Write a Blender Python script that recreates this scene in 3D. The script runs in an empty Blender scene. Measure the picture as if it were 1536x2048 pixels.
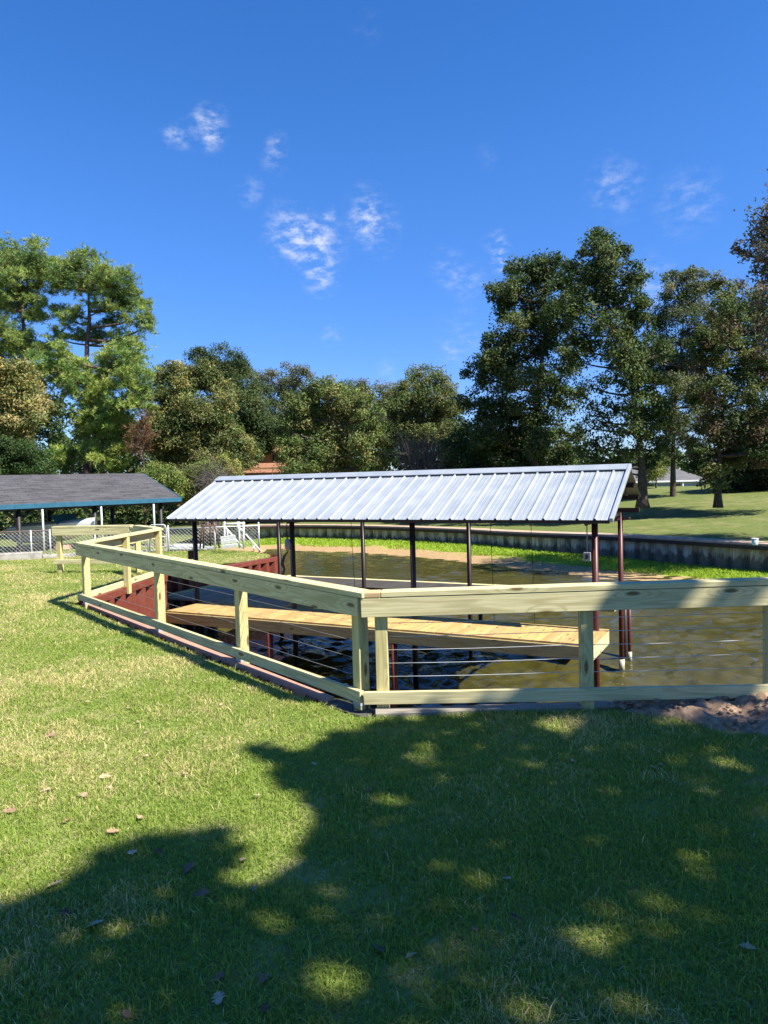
import bpy, bmesh, math, random
import numpy as np
from mathutils import Vector, Matrix, noise
from mathutils.geometry import delaunay_2d_cdt

random.seed(7)
rng = np.random.default_rng(7)
SC = bpy.context.scene
COL = SC.collection
PI = math.pi

# ------------------------------------------------------------------ camera
F_PX = 1479.0
EYE = Vector((0, 0, 1.68))
PITCH, ROLL = math.radians(-2.6), math.radians(1.5)
cF = Vector((0, math.cos(PITCH), math.sin(PITCH)))
_r = Vector((1, 0, 0)); _u = _r.cross(cF)
cR = _r * math.cos(ROLL) - _u * math.sin(ROLL)
cU = _r * math.sin(ROLL) + _u * math.cos(ROLL)

def ray(u, v): return cF + cR * ((u - 768) / F_PX) - cU * ((v - 1024) / F_PX)
def on_z(u, v, z):
    d = ray(u, v); return EYE + d * ((z - EYE.z) / d.z)
def at(u, v, Y):
    d = ray(u, v); return EYE + d * (Y / d.y)
def px(p):
    q = Vector(p) - EYE; w = q.dot(cF)
    return 768 + F_PX * q.dot(cR) / w, 1024 - F_PX * q.dot(cU) / w

cam_d = bpy.data.cameras.new('camera'); cam = bpy.data.objects.new('camera', cam_d); COL.objects.link(cam)
M = Matrix.Identity(4)
for i in range(3):
    M[i][0], M[i][1], M[i][2], M[i][3] = cR[i], cU[i], -cF[i], EYE[i]
cam.matrix_world = M
cam_d.sensor_fit = 'VERTICAL'; cam_d.sensor_height = 36.0; cam_d.lens = 36.0 * F_PX / 2048
cam_d.clip_start = 0.05; cam_d.clip_end = 6000
SC.camera = cam

# ------------------------------------------------------------------ light
SUN_EL = math.radians(49.5)
sun_h = Vector((0.868, -0.497, 0)).normalized()
SUN = Vector((sun_h.x * math.cos(SUN_EL), sun_h.y * math.cos(SUN_EL), math.sin(SUN_EL)))
sd = bpy.data.lights.new('sun', 'SUN'); so = bpy.data.objects.new('sun', sd); COL.objects.link(so)
sd.energy = 5.0; sd.angle = math.radians(0.53); sd.color = (1, 0.955, 0.87)
so.rotation_euler = SUN.to_track_quat('Z', 'Y').to_euler()
so.location = (20, -15, 40)

w = bpy.data.worlds.new('World'); SC.world = w; w.use_nodes = True
nt = w.node_tree; nt.nodes.clear()
N = nt.nodes.new
def wl(a, b): nt.links.new(a, b)
sky = N('ShaderNodeTexSky'); sky.sky_type = 'NISHITA'; sky.sun_disc = False
sky.sun_elevation = SUN_EL; sky.sun_rotation = math.atan2(sun_h.x, sun_h.y)
sky.air_density = 1.0; sky.dust_density = 0.0; sky.ozone_density = 3.2; sky.altitude = 100
hs = N('ShaderNodeHueSaturation'); hs.inputs['Saturation'].default_value = 1.30; hs.inputs['Value'].default_value = 1.0
wl(sky.outputs[0], hs.inputs['Color'])
tcw = N('ShaderNodeTexCoord')
# wispy clouds: soft patches around a few directions, broken up by noise
def mth(op, a, b=None, clamp=False):
    n = N('ShaderNodeMath'); n.operation = op; n.use_clamp = clamp
    for i, x in enumerate((a, b)):
        if x is None: continue
        if isinstance(x, (int, float)): n.inputs[i].default_value = x
        else: wl(x, n.inputs[i])
    return n.outputs[0]
CLOUDS = [(366, 276, 34, 0.7), (340, 268, 20, 0.6), (420, 250, 36, 1.2), (415, 285, 26, 0.6), (556, 288, 26, 0.7), (545, 322, 30, 0.35), (500, 382, 30, 0.5), (590, 470, 70, 1.0),
          (640, 492, 62, 1.2), (662, 430, 18, 0.9), (735, 412, 50, 0.55), (745, 452, 60, 0.8), (640, 555, 44, 0.9), (1000, 520, 30, 1.3), (985, 488, 30, 0.8),
          (900, 540, 44, 0.5), (940, 565, 50, 0.4), (1230, 376, 62, 0.5), (1380, 405, 70, 0.4), (660, 664, 24, 0.4), (900, 712, 26, 0.5),
          (780, 742, 26, 0.3), (735, 58, 30, 0.12), (1300, 580, 70, 0.55), (930, 680, 70, 0.3), (970, 314, 30, 0.12)]
acc = None
nrm = N('ShaderNodeVectorMath'); nrm.operation = 'NORMALIZE'; wl(tcw.outputs['Generated'], nrm.inputs[0])
wv = N('ShaderNodeTexNoise'); wv.inputs['Scale'].default_value = 26; wv.inputs['Detail'].default_value = 4
wl(nrm.outputs[0], wv.inputs['Vector'])
wsub = N('ShaderNodeVectorMath'); wsub.operation = 'MULTIPLY_ADD'
wl(wv.outputs['Color'], wsub.inputs[0]); wsub.inputs[1].default_value = (0.03, 0.03, 0.03)
wl(nrm.outputs[0], wsub.inputs[2])
wofs = N('ShaderNodeVectorMath'); wofs.operation = 'SUBTRACT'; wl(wsub.outputs[0], wofs.inputs[0]); wofs.inputs[1].default_value = (0.015, 0.015, 0.015)
for (u, v, r, s) in CLOUDS:
    d = ray(u, v).normalized()
    dn = N('ShaderNodeVectorMath'); dn.operation = 'DISTANCE'
    wl(wofs.outputs[0], dn.inputs[0]); dn.inputs[1].default_value = d
    mr = N('ShaderNodeMapRange'); mr.interpolation_type = 'SMOOTHSTEP'
    mr.inputs['From Min'].default_value = r / F_PX * 1.1; mr.inputs['From Max'].default_value = 0.0
    mr.inputs['To Min'].default_value = 0.0; mr.inputs['To Max'].default_value = s
    wl(dn.outputs['Value'], mr.inputs['Value'])
    acc = mr.outputs[0] if acc is None else mth('ADD', acc, mr.outputs[0])
cn = N('ShaderNodeTexNoise'); cn.inputs['Scale'].default_value = 52; cn.inputs['Detail'].default_value = 6; cn.inputs['Roughness'].default_value = 0.6
sc_ = N('ShaderNodeMapping'); sc_.inputs['Scale'].default_value = (1, 1, 1.9); wl(nrm.outputs[0], sc_.inputs['Vector']); wl(sc_.outputs[0], cn.inputs['Vector'])
cr = N('ShaderNodeMapRange'); cr.inputs['From Min'].default_value = 0.38; cr.inputs['From Max'].default_value = 0.80
cr.interpolation_type = 'SMOOTHSTEP'; wl(cn.outputs['Fac'], cr.inputs['Value'])
cl = mth('MULTIPLY', acc, cr.outputs[0], True)
cl = mth('MULTIPLY', cl, 0.62)
mx = N('ShaderNodeMix'); mx.data_type = 'RGBA'; wl(cl, mx.inputs[0]); 
tn = N('ShaderNodeMix'); tn.data_type = 'RGBA'; tn.blend_type = 'MULTIPLY'; tn.inputs[0].default_value = 1.0; wl(hs.outputs[0], tn.inputs[6]); tn.inputs[7].default_value = (0.92, 0.88, 1.10, 1)

sz = N('ShaderNodeSeparateXYZ'); wl(tcw.outputs['Generated'], sz.inputs[0])
hz = N('ShaderNodeMapRange'); hz.inputs['From Min'].default_value = 0.0; hz.inputs['From Max'].default_value = 0.42; hz.interpolation_type = 'SMOOTHSTEP'; wl(sz.outputs[2], hz.inputs['Value'])
hc = N('ShaderNodeMix'); hc.data_type = 'RGBA'; wl(hz.outputs[0], hc.inputs[0]); hc.inputs[6].default_value = (0.50, 0.66, 0.86, 1); hc.inputs[7].default_value = (1, 1, 1, 1)
tn2 = N('ShaderNodeMix'); tn2.data_type = 'RGBA'; tn2.blend_type = 'MULTIPLY'; tn2.inputs[0].default_value = 1.0; wl(tn.outputs[2], tn2.inputs[6]); wl(hc.outputs[2], tn2.inputs[7])
wl(tn2.outputs[2], mx.inputs[6]); mx.inputs[7].default_value = (5.2, 5.4, 5.8, 1)
bg = N('ShaderNodeBackground'); bg.inputs['Strength'].default_value = 0.083
wl(mx.outputs[2], bg.inputs['Color'])
ow = N('ShaderNodeOutputWorld'); wl(bg.outputs[0], ow.inputs['Surface'])
SC.view_settings.view_transform = 'Standard'; SC.view_settings.look = 'None'
SC.view_settings.exposure = 1.22; SC.view_settings.gamma = 1.0
SC.render.engine = 'CYCLES'
SC.cycles.max_bounces = 6; SC.cycles.diffuse_bounces = 3; SC.cycles.glossy_bounces = 3; SC.cycles.transmission_bounces = 3; SC.cycles.transparent_max_bounces = 4
SC.cycles.caustics_reflective = False; SC.cycles.caustics_refractive = False
SC.cycles.sample_clamp_indirect = 4.0
SC.cycles.use_denoising = True

# ------------------------------------------------------------------ materials
class Mat:
    """small node helper"""
    def __init__(s, name):
        s.m = bpy.data.materials.new(name); s.m.use_nodes = True
        s.t = s.m.node_tree; s.t.nodes.clear()
        s.out = s.n('ShaderNodeOutputMaterial')
    def n(s, k, **kw):
        n = s.t.nodes.new(k)
        for a, b in kw.items(): setattr(n, a, b)
        return n
    def l(s, a, b): s.t.links.new(a, b)
    def val(s, sock, x):
        if isinstance(x, (int, float)): sock.default_value = x
        elif isinstance(x, (tuple, list)):
            sock.default_value = x if len(x) == len(sock.default_value) else tuple(x) + (1,)
        else: s.l(x, sock)
    def coord(s, scale=(1, 1, 1), kind='Object', rand=False):
        tc = s.n('ShaderNodeTexCoord'); mp = s.n('ShaderNodeMapping'); mp.inputs['Scale'].default_value = scale
        src = tc.outputs[kind]
        if kind == 'World': pass
        if rand:
            oi = s.n('ShaderNodeObjectInfo'); ad = s.n('ShaderNodeVectorMath', operation='ADD')
            ml = s.n('ShaderNodeMath', operation='MULTIPLY'); ml.inputs[1].default_value = 37.0
            s.l(oi.outputs['Random'], ml.inputs[0]); s.l(src, ad.inputs[0]); s.l(ml.outputs[0], ad.inputs[1]); src = ad.outputs[0]
        s.l(src, mp.inputs['Vector']); return mp.outputs[0]
    def pos(s, scale=(1, 1, 1)):
        g = s.n('ShaderNodeNewGeometry'); mp = s.n('ShaderNodeMapping'); mp.inputs['Scale'].default_value = scale
        s.l(g.outputs['Position'], mp.inputs['Vector']); return mp.outputs[0]
    def noise(s, vec, scale, detail=3, rough=0.55, dist=0.0):
        n = s.n('ShaderNodeTexNoise'); s.l(vec, n.inputs['Vector'])
        n.inputs['Scale'].default_value = scale; n.inputs['Detail'].default_value = detail
        n.inputs['Roughness'].default_value = rough; n.inputs['Distortion'].default_value = dist
        return n.outputs['Fac']
    def ramp(s, fac, stops):
        r = s.n('ShaderNodeValToRGB'); s.l(fac, r.inputs[0]); e = r.color_ramp.elements
        while len(e) < len(stops): e.new(0.5)
        for k, (p, c) in enumerate(stops):
            e[k].position = p; e[k].color = tuple(c) + (1,) if len(c) == 3 else c
        return r.outputs[0]
    def mix(s, f, a, b, blend='MIX'):
        m = s.n('ShaderNodeMix', data_type='RGBA', blend_type=blend)
        s.val(m.inputs[0], f); s.val(m.inputs[6], a); s.val(m.inputs[7], b); return m.outputs[2]
    def rng(s, x, a, b, c=0, d=1, smooth=True):
        m = s.n('ShaderNodeMapRange'); m.interpolation_type = 'SMOOTHSTEP' if smooth else 'LINEAR'
        s.val(m.inputs[0], x); m.inputs[1].default_value = a; m.inputs[2].default_value = b; m.inputs[3].default_value = c; m.inputs[4].default_value = d
        return m.outputs[0]
    def bump(s, h, strength=0.3, dist=0.01):
        b = s.n('ShaderNodeBump'); b.inputs['Strength'].default_value = strength; b.inputs['Distance'].default_value = dist
        s.l(h, b.inputs['Height']); return b.outputs[0]
    def attr(s, name):
        a = s.n('ShaderNodeAttribute'); a.attribute_name = name; return a
    def pbr(s, col, rough=0.7, metal=0.0, normal=None, spec=0.4, ior=None):
        p = s.n('ShaderNodeBsdfPrincipled'); s.val(p.inputs['Base Color'], col); s.val(p.inputs['Roughness'], rough)
        s.val(p.inputs['Metallic'], metal); p.inputs['Specular IOR Level'].default_value = spec
        if ior: p.inputs['IOR'].default_value = ior
        if normal is not None: s.l(normal, p.inputs['Normal'])
        s.l(p.outputs[0], s.out.inputs['Surface']); return s.m

def wood(name, c0, c1, dark, tint=False, grain=1.0):
    a = Mat(name)
    base = a.coord((1, 1, 1), rand=True); sp = a.n('ShaderNodeSeparateXYZ'); a.l(base, sp.inputs[0])
    yz = a.n('ShaderNodeMath', operation='ADD'); a.l(sp.outputs[1], yz.inputs[0]); a.l(sp.outputs[2], yz.inputs[1])
    cb = a.n('ShaderNodeCombineXYZ'); a.l(sp.outputs[0], cb.inputs[0]); a.l(yz.outputs[0], cb.inputs[1])
    def pl(sx, sy):
        m = a.n('ShaderNodeMapping'); m.inputs['Scale'].default_value = (sx, sy, 1); a.l(cb.outputs[0], m.inputs['Vector']); return m.outputs[0]
    vo = a.n('ShaderNodeTexVoronoi', voronoi_dimensions='2D'); a.l(pl(1.25, 4.2), vo.inputs['Vector']); vo.inputs['Scale'].default_value = 1.0; vo.inputs['Randomness'].default_value = 1.0
    near = a.rng(vo.outputs['Distance'], 0.0, 0.30, 1, 0)
    fine = a.noise(pl(2.2, 90), 1.0, 3, 0.6)
    band = a.noise(pl(0.8, 11), 0.6, 2, 0.5, 0.5)
    bk = a.n('ShaderNodeMath', operation='MULTIPLY_ADD'); a.l(near, bk.inputs[0]); bk.inputs[1].default_value = 0.35; a.l(band, bk.inputs[2])
    wv = a.n('ShaderNodeMath', operation='SINE')
    ml = a.n('ShaderNodeMath', operation='MULTIPLY'); ml.inputs[1].default_value = 40.0 * grain
    a.l(bk.outputs[0], ml.inputs[0]); a.l(ml.outputs[0], wv.inputs[0])
    g = a.rng(wv.outputs[0], 0.0, 1.0)
    col = a.mix(a.rng(fine, 0.3, 0.7), c0, c1)
    gf = a.n('ShaderNodeMath', operation='MULTIPLY'); a.l(g, gf.inputs[0]); gf.inputs[1].default_value = 0.42
    col = a.mix(gf.outputs[0], col, dark)
    blot = a.noise(pl(1.2, 5), 1.3, 3)
    col = a.mix(a.rng(blot, 0.45, 0.75, 0, 0.4), col, tuple(x * 0.70 for x in c0))
    kn = a.rng(vo.outputs['Distance'], 0.035, 0.085, 0.9, 0)
    col = a.mix(kn, col, (0.12, 0.075, 0.03))
    if tint:
        at_ = a.attr('tint'); col = a.mix(1.0, col, at_.outputs['Color'], 'MULTIPLY')
    return a.pbr(col, 0.72, normal=a.bump(fine, 0.25, 0.002), spec=0.25)

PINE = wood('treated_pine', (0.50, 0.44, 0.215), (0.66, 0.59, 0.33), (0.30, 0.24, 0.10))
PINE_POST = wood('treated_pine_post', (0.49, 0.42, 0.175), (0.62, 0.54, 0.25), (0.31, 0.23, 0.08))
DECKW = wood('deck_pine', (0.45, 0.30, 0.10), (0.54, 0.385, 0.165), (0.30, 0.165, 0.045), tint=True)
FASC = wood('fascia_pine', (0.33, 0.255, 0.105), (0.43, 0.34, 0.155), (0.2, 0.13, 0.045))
OLDW = wood('weathered_wood', (0.23, 0.2, 0.155), (0.32, 0.285, 0.23), (0.12, 0.1, 0.075))

def steel(name, c, rust=(0.22, 0.07, 0.03), rough=0.55, amt=0.35):
    a = Mat(name); n1 = a.noise(a.pos(), 9, 5, 0.65); n2 = a.noise(a.pos((1, 1, 0.15)), 22, 4)
    col = a.mix(a.rng(n1, 0.42, 0.7, 0, amt), c, rust); col = a.mix(a.rng(n2, 0.5, 0.8, 0, 0.35), col, tuple(x * 0.55 for x in c))
    return a.pbr(col, rough, normal=a.bump(n1, 0.12, 0.003), spec=0.35)
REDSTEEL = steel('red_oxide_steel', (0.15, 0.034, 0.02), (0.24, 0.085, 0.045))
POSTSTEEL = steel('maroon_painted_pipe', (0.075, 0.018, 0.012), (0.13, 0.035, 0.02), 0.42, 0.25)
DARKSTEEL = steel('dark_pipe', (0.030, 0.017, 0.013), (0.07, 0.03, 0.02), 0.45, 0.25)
CAPSTEEL = steel('rusty_cap_steel', (0.42, 0.24, 0.17), (0.34, 0.16, 0.10), 0.7, 0.5)

def galv():
    a = Mat('galvanised_sheet'); v = a.pos()
    n = a.noise(v, 3.0, 4); sp = a.noise(v, 60, 3)
    col = a.mix(a.rng(n, 0.3, 0.7), (0.35, 0.38, 0.395), (0.41, 0.435, 0.45))
    col = a.mix(a.rng(sp, 0.4, 0.7, 0, 0.25), col, (0.43, 0.45, 0.46))
    r = a.rng(n, 0.3, 0.7, 0.34, 0.46)
    return a.pbr(col, r, 0.3, spec=0.5)
GALV = galv()
def galv_pipe():
    a = Mat('galvanised_pipe'); n = a.noise(a.pos(), 14, 4)
    return a.pbr(a.mix(n, (0.42, 0.43, 0.43), (0.62, 0.62, 0.60)), 0.45, 0.4)
GPIPE = galv_pipe()
def plain(name, c, rough=0.6, var=0.2, scale=6, metal=0.0, spec=0.35):
    a = Mat(name); n = a.noise(a.pos(), scale, 5, 0.6)
    return a.pbr(a.mix(a.rng(n, 0.3, 0.75, 0, 1), c, tuple(x * (1 - var) for x in c)), rough, metal, spec=spec)
WHITE = plain('white_paint', (0.74, 0.74, 0.72), 0.5, 0.18)
CONC = plain('concrete', (0.42, 0.385, 0.33), 0.9, 0.45, 5)
CONC_TAN = plain('tan_concrete', (0.46, 0.335, 0.24), 0.9, 0.3, 4)
DIRTM = plain('earth', (0.37, 0.245, 0.155), 0.95, 0.55, 26)
BLACK = plain('black_paint', (0.018, 0.017, 0.016), 0.5)
TEAL = plain('teal_fascia', (0.025, 0.11, 0.17), 0.5, 0.25)
BARK = plain('bark', (0.095, 0.072, 0.052), 0.95, 0.6, 7)
BARKP = plain('pine_bark', (0.15, 0.095, 0.068), 0.95, 0.55, 6)
TWIG = plain('dry_twig', (0.15, 0.125, 0.11), 0.95, 0.4, 3)
RUSTB = plain('brown_needle', (0.17, 0.085, 0.045), 0.95, 0.4, 3)
GLASS = plain('window_glass', (0.02, 0.024, 0.028), 0.08, 0.1, 3, spec=0.8)
ROPE = plain('dark_rope', (0.05, 0.045, 0.035), 0.9)
PLASTIC = plain('pale_teal_plastic', (0.45, 0.62, 0.64), 0.4, 0.1)
BOXGREY = plain('grey_box', (0.30, 0.30, 0.29), 0.5, 0.2)
SALMON = plain('salmon_paint', (0.62, 0.33, 0.22), 0.55, 0.2)
BLUEGREY = plain('pale_blue_siding', (0.52, 0.58, 0.63), 0.8, 0.12, 3)
OCHRE = plain('ochre_stucco', (0.24, 0.155, 0.07), 0.9, 0.2, 3)
ORANGE_ROOF = plain('orange_tile', (0.30, 0.14, 0.08), 0.85, 0.3, 5)
FRAMEBROWN = plain('brown_frame', (0.10, 0.055, 0.03), 0.7)

def shingle(name, c0, c1):
    a = Mat(name); b = a.n('ShaderNodeTexBrick'); a.l(a.coord((1, 1, 1), kind='UV'), b.inputs['Vector'])
    b.inputs['Scale'].default_value = 1.0; b.inputs['Brick Width'].default_value = 0.62; b.inputs['Row Height'].default_value = 0.15
    b.inputs['Mortar Size'].default_value = 0.012; b.inputs['Color1'].default_value = c0 + (1,); b.inputs['Color2'].default_value = c1 + (1,)
    b.inputs['Mortar'].default_value = tuple(x * 0.4 for x in c0) + (1,); b.inputs['Bias'].default_value = 0.0
    n = a.noise(a.coord((0.9, 5, 1), kind='UV'), 1.6, 5, 0.65)
    col = a.mix(a.rng(n, 0.3, 0.7, 0, 0.6), b.outputs['Color'], tuple(x * 1.5 for x in c1))
    return a.pbr(col, 0.92, normal=a.bump(b.outputs['Fac'], 0.5, 0.01), spec=0.2)
SHING = shingle('asphalt_shingle', (0.04, 0.038, 0.041), (0.07, 0.067, 0.070))
SHING2 = shingle('grey_shingle', (0.085, 0.083, 0.086), (0.125, 0.12, 0.122))

def leafmat(name, trans=0.3):
    a = Mat(name); at_ = a.attr('leafcol')
    p = a.n('ShaderNodeBsdfPrincipled'); a.l(at_.outputs['Color'], p.inputs['Base Color']); p.inputs['Roughness'].default_value = 0.62
    p.inputs['Specular IOR Level'].default_value = 0.25
    t = a.n('ShaderNodeBsdfTranslucent'); m2 = a.mix(1.0, at_.outputs['Color'], (1.25, 1.3, 0.7), 'MULTIPLY'); a.l(m2, t.inputs['Color'])
    ms = a.n('ShaderNodeMixShader'); ms.inputs[0].default_value = trans
    a.l(p.outputs[0], ms.inputs[1]); a.l(t.outputs[0], ms.inputs[2]); a.l(ms.outputs[0], a.out.inputs['Surface'])
    return a.m
LEAF = leafmat('leaf', 0.28)
BLADE = leafmat('grass_blade', 0.35)

def lawnmat(name, g0, g1, dry, soil, dry_amt, scale=1.0):
    a = Mat(name); v = a.pos()
    big = a.noise(v, 0.55 * scale, 4, 0.6); mid = a.noise(v, 3.2 * scale, 4, 0.6); fine = a.noise(v, 38 * scale, 3, 0.7); st = a.noise(a.pos((1, 0.35, 1)), 14 * scale, 3)
    col = a.mix(a.rng(fine, 0.3, 0.7), g0, g1)
    k = a.n('ShaderNodeMath', operation='ADD'); a.l(big, k.inputs[0]); a.l(mid, k.inputs[1])
    col = a.mix(a.rng(k.outputs[0], 0.95, 1.25, 0, dry_amt), col, dry)
    col = a.mix(a.rng(st, 0.55, 0.72, 0, 0.55), col, soil)
    return a.pbr(col, 0.95, normal=a.bump(fine, 0.8, 0.03), spec=0.1)
LAWN = lawnmat('lawn_thatch', (0.125, 0.165, 0.036), (0.22, 0.255, 0.07), (0.42, 0.35, 0.18), (0.15, 0.12, 0.055), 0.8)
FARLAWN = lawnmat('far_grass', (0.085, 0.115, 0.028), (0.145, 0.165, 0.05), (0.25, 0.215, 0.10), (0.07, 0.08, 0.028), 0.5, 0.35)

def shoremat():
    a = Mat('shore_grass_and_silt'); at_ = a.attr('silt'); v = a.pos()
    fine = a.noise(v, 9, 5, 0.65); edge = a.noise(v, 1.1, 4, 0.6)
    g = a.mix(a.rng(fine, 0.3, 0.7), (0.16, 0.25, 0.018), (0.31, 0.41, 0.04))
    s = a.mix(a.rng(fine, 0.3, 0.7), (0.27, 0.17, 0.075), (0.42, 0.29, 0.15))
    k = a.n('ShaderNodeMath', operation='ADD'); a.l(at_.outputs['Fac'], k.inputs[0])
    e = a.rng(edge, 0.3, 0.7, -0.3, 0.3, False); a.l(e, k.inputs[1])
    e2 = a.n('ShaderNodeMath', operation='ADD'); a.l(k.outputs[0], e2.inputs[0]); a.l(a.rng(fine, 0.3, 0.7, -0.18, 0.18, False), e2.inputs[1])
    return a.pbr(a.mix(a.rng(e2.outputs[0], 0.38, 0.66), g, s), 0.95, normal=a.bump(fine, 0.8, 0.05), spec=0.15)
SHORE = shoremat()

def watermat():
    a = Mat('lake_water'); v = a.pos((0.75, 1.5, 1))
    n1 = a.noise(v, 2.6, 3, 0.55, 0.6); n2 = a.noise(a.pos((0.8, 1.5, 1)), 8.0, 3, 0.6, 0.4); n3 = a.noise(a.pos(), 0.45, 2)
    h = a.n('ShaderNodeMath', operation='MULTIPLY_ADD'); a.l(n2, h.inputs[0]); h.inputs[1].default_value = 0.32; a.l(n1, h.inputs[2])
    hm = a.n('ShaderNodeMath', operation='MULTIPLY'); a.l(h.outputs[0], hm.inputs[0]); a.l(a.rng(n3, 0.35, 0.65, 0.45, 1.0), hm.inputs[1])
    col = a.mix(a.rng(a.noise(a.pos(), 0.35, 3), 0.35, 0.65), (0.046, 0.042, 0.0085), (0.064, 0.056, 0.014))
    return a.pbr(col, 0.06, normal=a.bump(hm.outputs[0], 0.6, 0.05), spec=0.9, ior=1.42)
WATER = watermat()

# ------------------------------------------------------------------ object helpers
WM = {}
def tag(o, label=None, cat=None, group=None, kind=None):
    if label: o['label'] = label
    if cat: o['category'] = cat
    if group: o['group'] = group
    if kind: o['kind'] = kind
    return o
def thing(name, label, cat, loc=(0, 0, 0), group=None, rz=0.0):
    o = bpy.data.objects.new(name, None); COL.objects.link(o); o.empty_display_size = 0.2
    WM[o] = Matrix.Translation(Vector(loc)) @ Matrix.Rotation(rz, 4, 'Z'); o.matrix_basis = WM[o]
    return tag(o, label, cat, group)
def link(name, me, mat, parent=None, mw=None, smooth=False):
    """mesh given in its own local frame, mw = its world matrix"""
    if mat is not None and not me.materials: me.materials.append(mat)
    o = bpy.data.objects.new(name, me); COL.objects.link(o)
    mw = Matrix.Identity(4) if mw is None else mw
    if parent is not None:
        o.parent = parent; o.matrix_basis = WM[parent].inverted() @ mw
    else: o.matrix_basis = mw
    WM[o] = mw.copy()
    if smooth: me.shade_smooth()
    return o
def from_bm(name, bm, mat, parent=None, mw=None, smooth=False):
    me = bpy.data.meshes.new(name); bm.normal_update(); bm.to_mesh(me); bm.free()
    return link(name, me, mat, parent, mw, smooth)
def arr_mesh(name, V, Fc, cols=None, colname='leafcol'):
    V = np.ascontiguousarray(V, dtype=np.float32); Fc = np.ascontiguousarray(Fc, dtype=np.int32)
    me = bpy.data.meshes.new(name); n, k = Fc.shape
    me.vertices.add(len(V)); me.vertices.foreach_set('co', V.ravel())
    me.loops.add(n * k); me.loops.foreach_set('vertex_index', Fc.ravel())
    me.polygons.add(n); me.polygons.foreach_set('loop_start', np.arange(0, n * k, k, dtype=np.int32)); me.polygons.foreach_set('use_smooth', np.zeros(n, dtype=bool))
    me.update(calc_edges=True)
    if cols is not None:
        ca = me.color_attributes.new(colname, 'FLOAT_COLOR', 'POINT')
        c4 = np.ones((len(V), 4), np.float32); c4[:, :3] = cols; ca.data.foreach_set('color', c4.ravel())
    return me
def frame(o, x, z=(0, 0, 1)):
    """matrix with local X along x, local Z near z, origin o"""
    X = Vector(x).normalized(); Z = Vector(z); Y = Z.cross(X).normalized(); Z = X.cross(Y)
    m = Matrix.Identity(4)
    for i in range(3): m[i][0], m[i][1], m[i][2], m[i][3] = X[i], Y[i], Z[i], o[i]
    return m
def add_box(bm, lo, hi, mtx=None, bevel=0.0):
    g = bmesh.ops.create_cube(bm, size=1.0); vs = g['verts']
    for v in vs:
        v.co = Vector([lo[i] + (v.co[i] + 0.5) * (hi[i] - lo[i]) for i in range(3)])
    if bevel:
        es = list({e for v in vs for e in v.link_edges})
        r = bmesh.ops.bevel(bm, geom=es, offset=bevel, segments=1, affect='EDGES', profile=0.5)
        vs = list({v for f in r['faces'] for v in f.verts})
    if mtx is not None:
        for v in vs: v.co = mtx @ v.co
    return vs
def board(name, A, B, width, height, mat, parent, up=(0, 0, 1), bevel=0.003, off=(0, 0)):
    """plank from A to B; width across (local Y), height along local Z, centred on the line"""
    A, B = Vector(A), Vector(B); L = (B - A).length; bm = bmesh.new()
    add_box(bm, (0, -width / 2 + off[0], -height / 2 + off[1]), (L, width / 2 + off[0], height / 2 + off[1]), None, bevel)
    return from_bm(name, bm, mat, parent, frame(A, B - A, up))
def add_tube(bm, pts, radii, seg=8, cap=True):
    pts = [Vector(p) for p in pts]; rings = []; prev = None
    if isinstance(radii, (int, float)): radii = [radii] * len(pts)
    for i, p in enumerate(pts):
        d = (pts[min(i + 1, len(pts) - 1)] - pts[max(i - 1, 0)]).normalized()
        if prev is None: a = d.orthogonal().normalized()
        else: a = (prev - d * prev.dot(d)).normalized()
        prev = a; b = d.cross(a)
        rings.append([bm.verts.new(p + (a * math.cos(2 * PI * k / seg) + b * math.sin(2 * PI * k / seg)) * radii[i]) for k in range(seg)])
    for r0, r1 in zip(rings, rings[1:]):
        for k in range(seg):
            f = bm.faces.new((r0[k], r0[(k + 1) % seg], r1[(k + 1) % seg], r1[k])); f.smooth = True
    if cap:
        bm.faces.new(rings[0][::-1]); bm.faces.new(rings[-1])
def tube(name, pts, radii, mat, parent=None, seg=10):
    o = Vector(pts[0]); bm = bmesh.new(); add_tube(bm, [Vector(p) - o for p in pts], radii, seg)
    return from_bm(name, bm, mat, parent, Matrix.Translation(o))
def sheet(name, rows, mat, parent=None, smooth=True):
    """lofted grid from equal-length rows of points"""
    V = np.array([[tuple(p) for p in r] for r in rows], np.float32); nr, nc = V.shape[:2]
    i = np.arange(nr - 1)[:, None] * nc + np.arange(nc - 1)[None, :]
    Fc = np.stack([i, i + 1, i + nc + 1, i + nc], -1).reshape(-1, 4)
    me = arr_mesh(name, V.reshape(-1, 3), Fc); return link(name, me, mat, parent, None, smooth)

def sstep(a, b, x):
    t = min(1.0, max(0.0, (x - a) / (b - a))); return t * t * (3 - 2 * t)

# ------------------------------------------------------------------ setting: ground and water
Z_WATER = -1.84
def lawn_z(x, y):
    z = -0.42 * sstep(14.2, 18.5, y)
    z += 0.025 * noise.noise((x * 0.45, y * 0.45, 0.3)) + 0.012 * noise.noise((x * 1.7, y * 1.7, 4.1))
    z += 0.06 * sstep(1.5, 3.2, x) * sstep(3.6, 5.0, y)
    return z - 0.012
SHORE_LINE = [(60, 5.45), (14, 5.38), (2.9, 5.24), (1.2, 5.20), (-0.22, 5.16), (-0.62, 5.62), (-4.50, 10.55), (-4.22, 13.40), (-4.95, 16.1), (-3.15, 20.0)]
poly = [(60, -14)] + SHORE_LINE + [(-3.3, 21.2), (-4.2, 22.6), (-6.5, 24.5), (-14, 27), (-34, 31), (-90, 36), (-90, -14)]
def in_poly(x, y, P):
    c = False; j = len(P) - 1
    for i in range(len(P)):
        xi, yi = P[i]; xj, yj = P[j]
        if (yi > y) != (yj > y) and x < (xj - xi) * (y - yi) / (yj - yi) + xi: c = not c
        j = i
    return c
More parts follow.
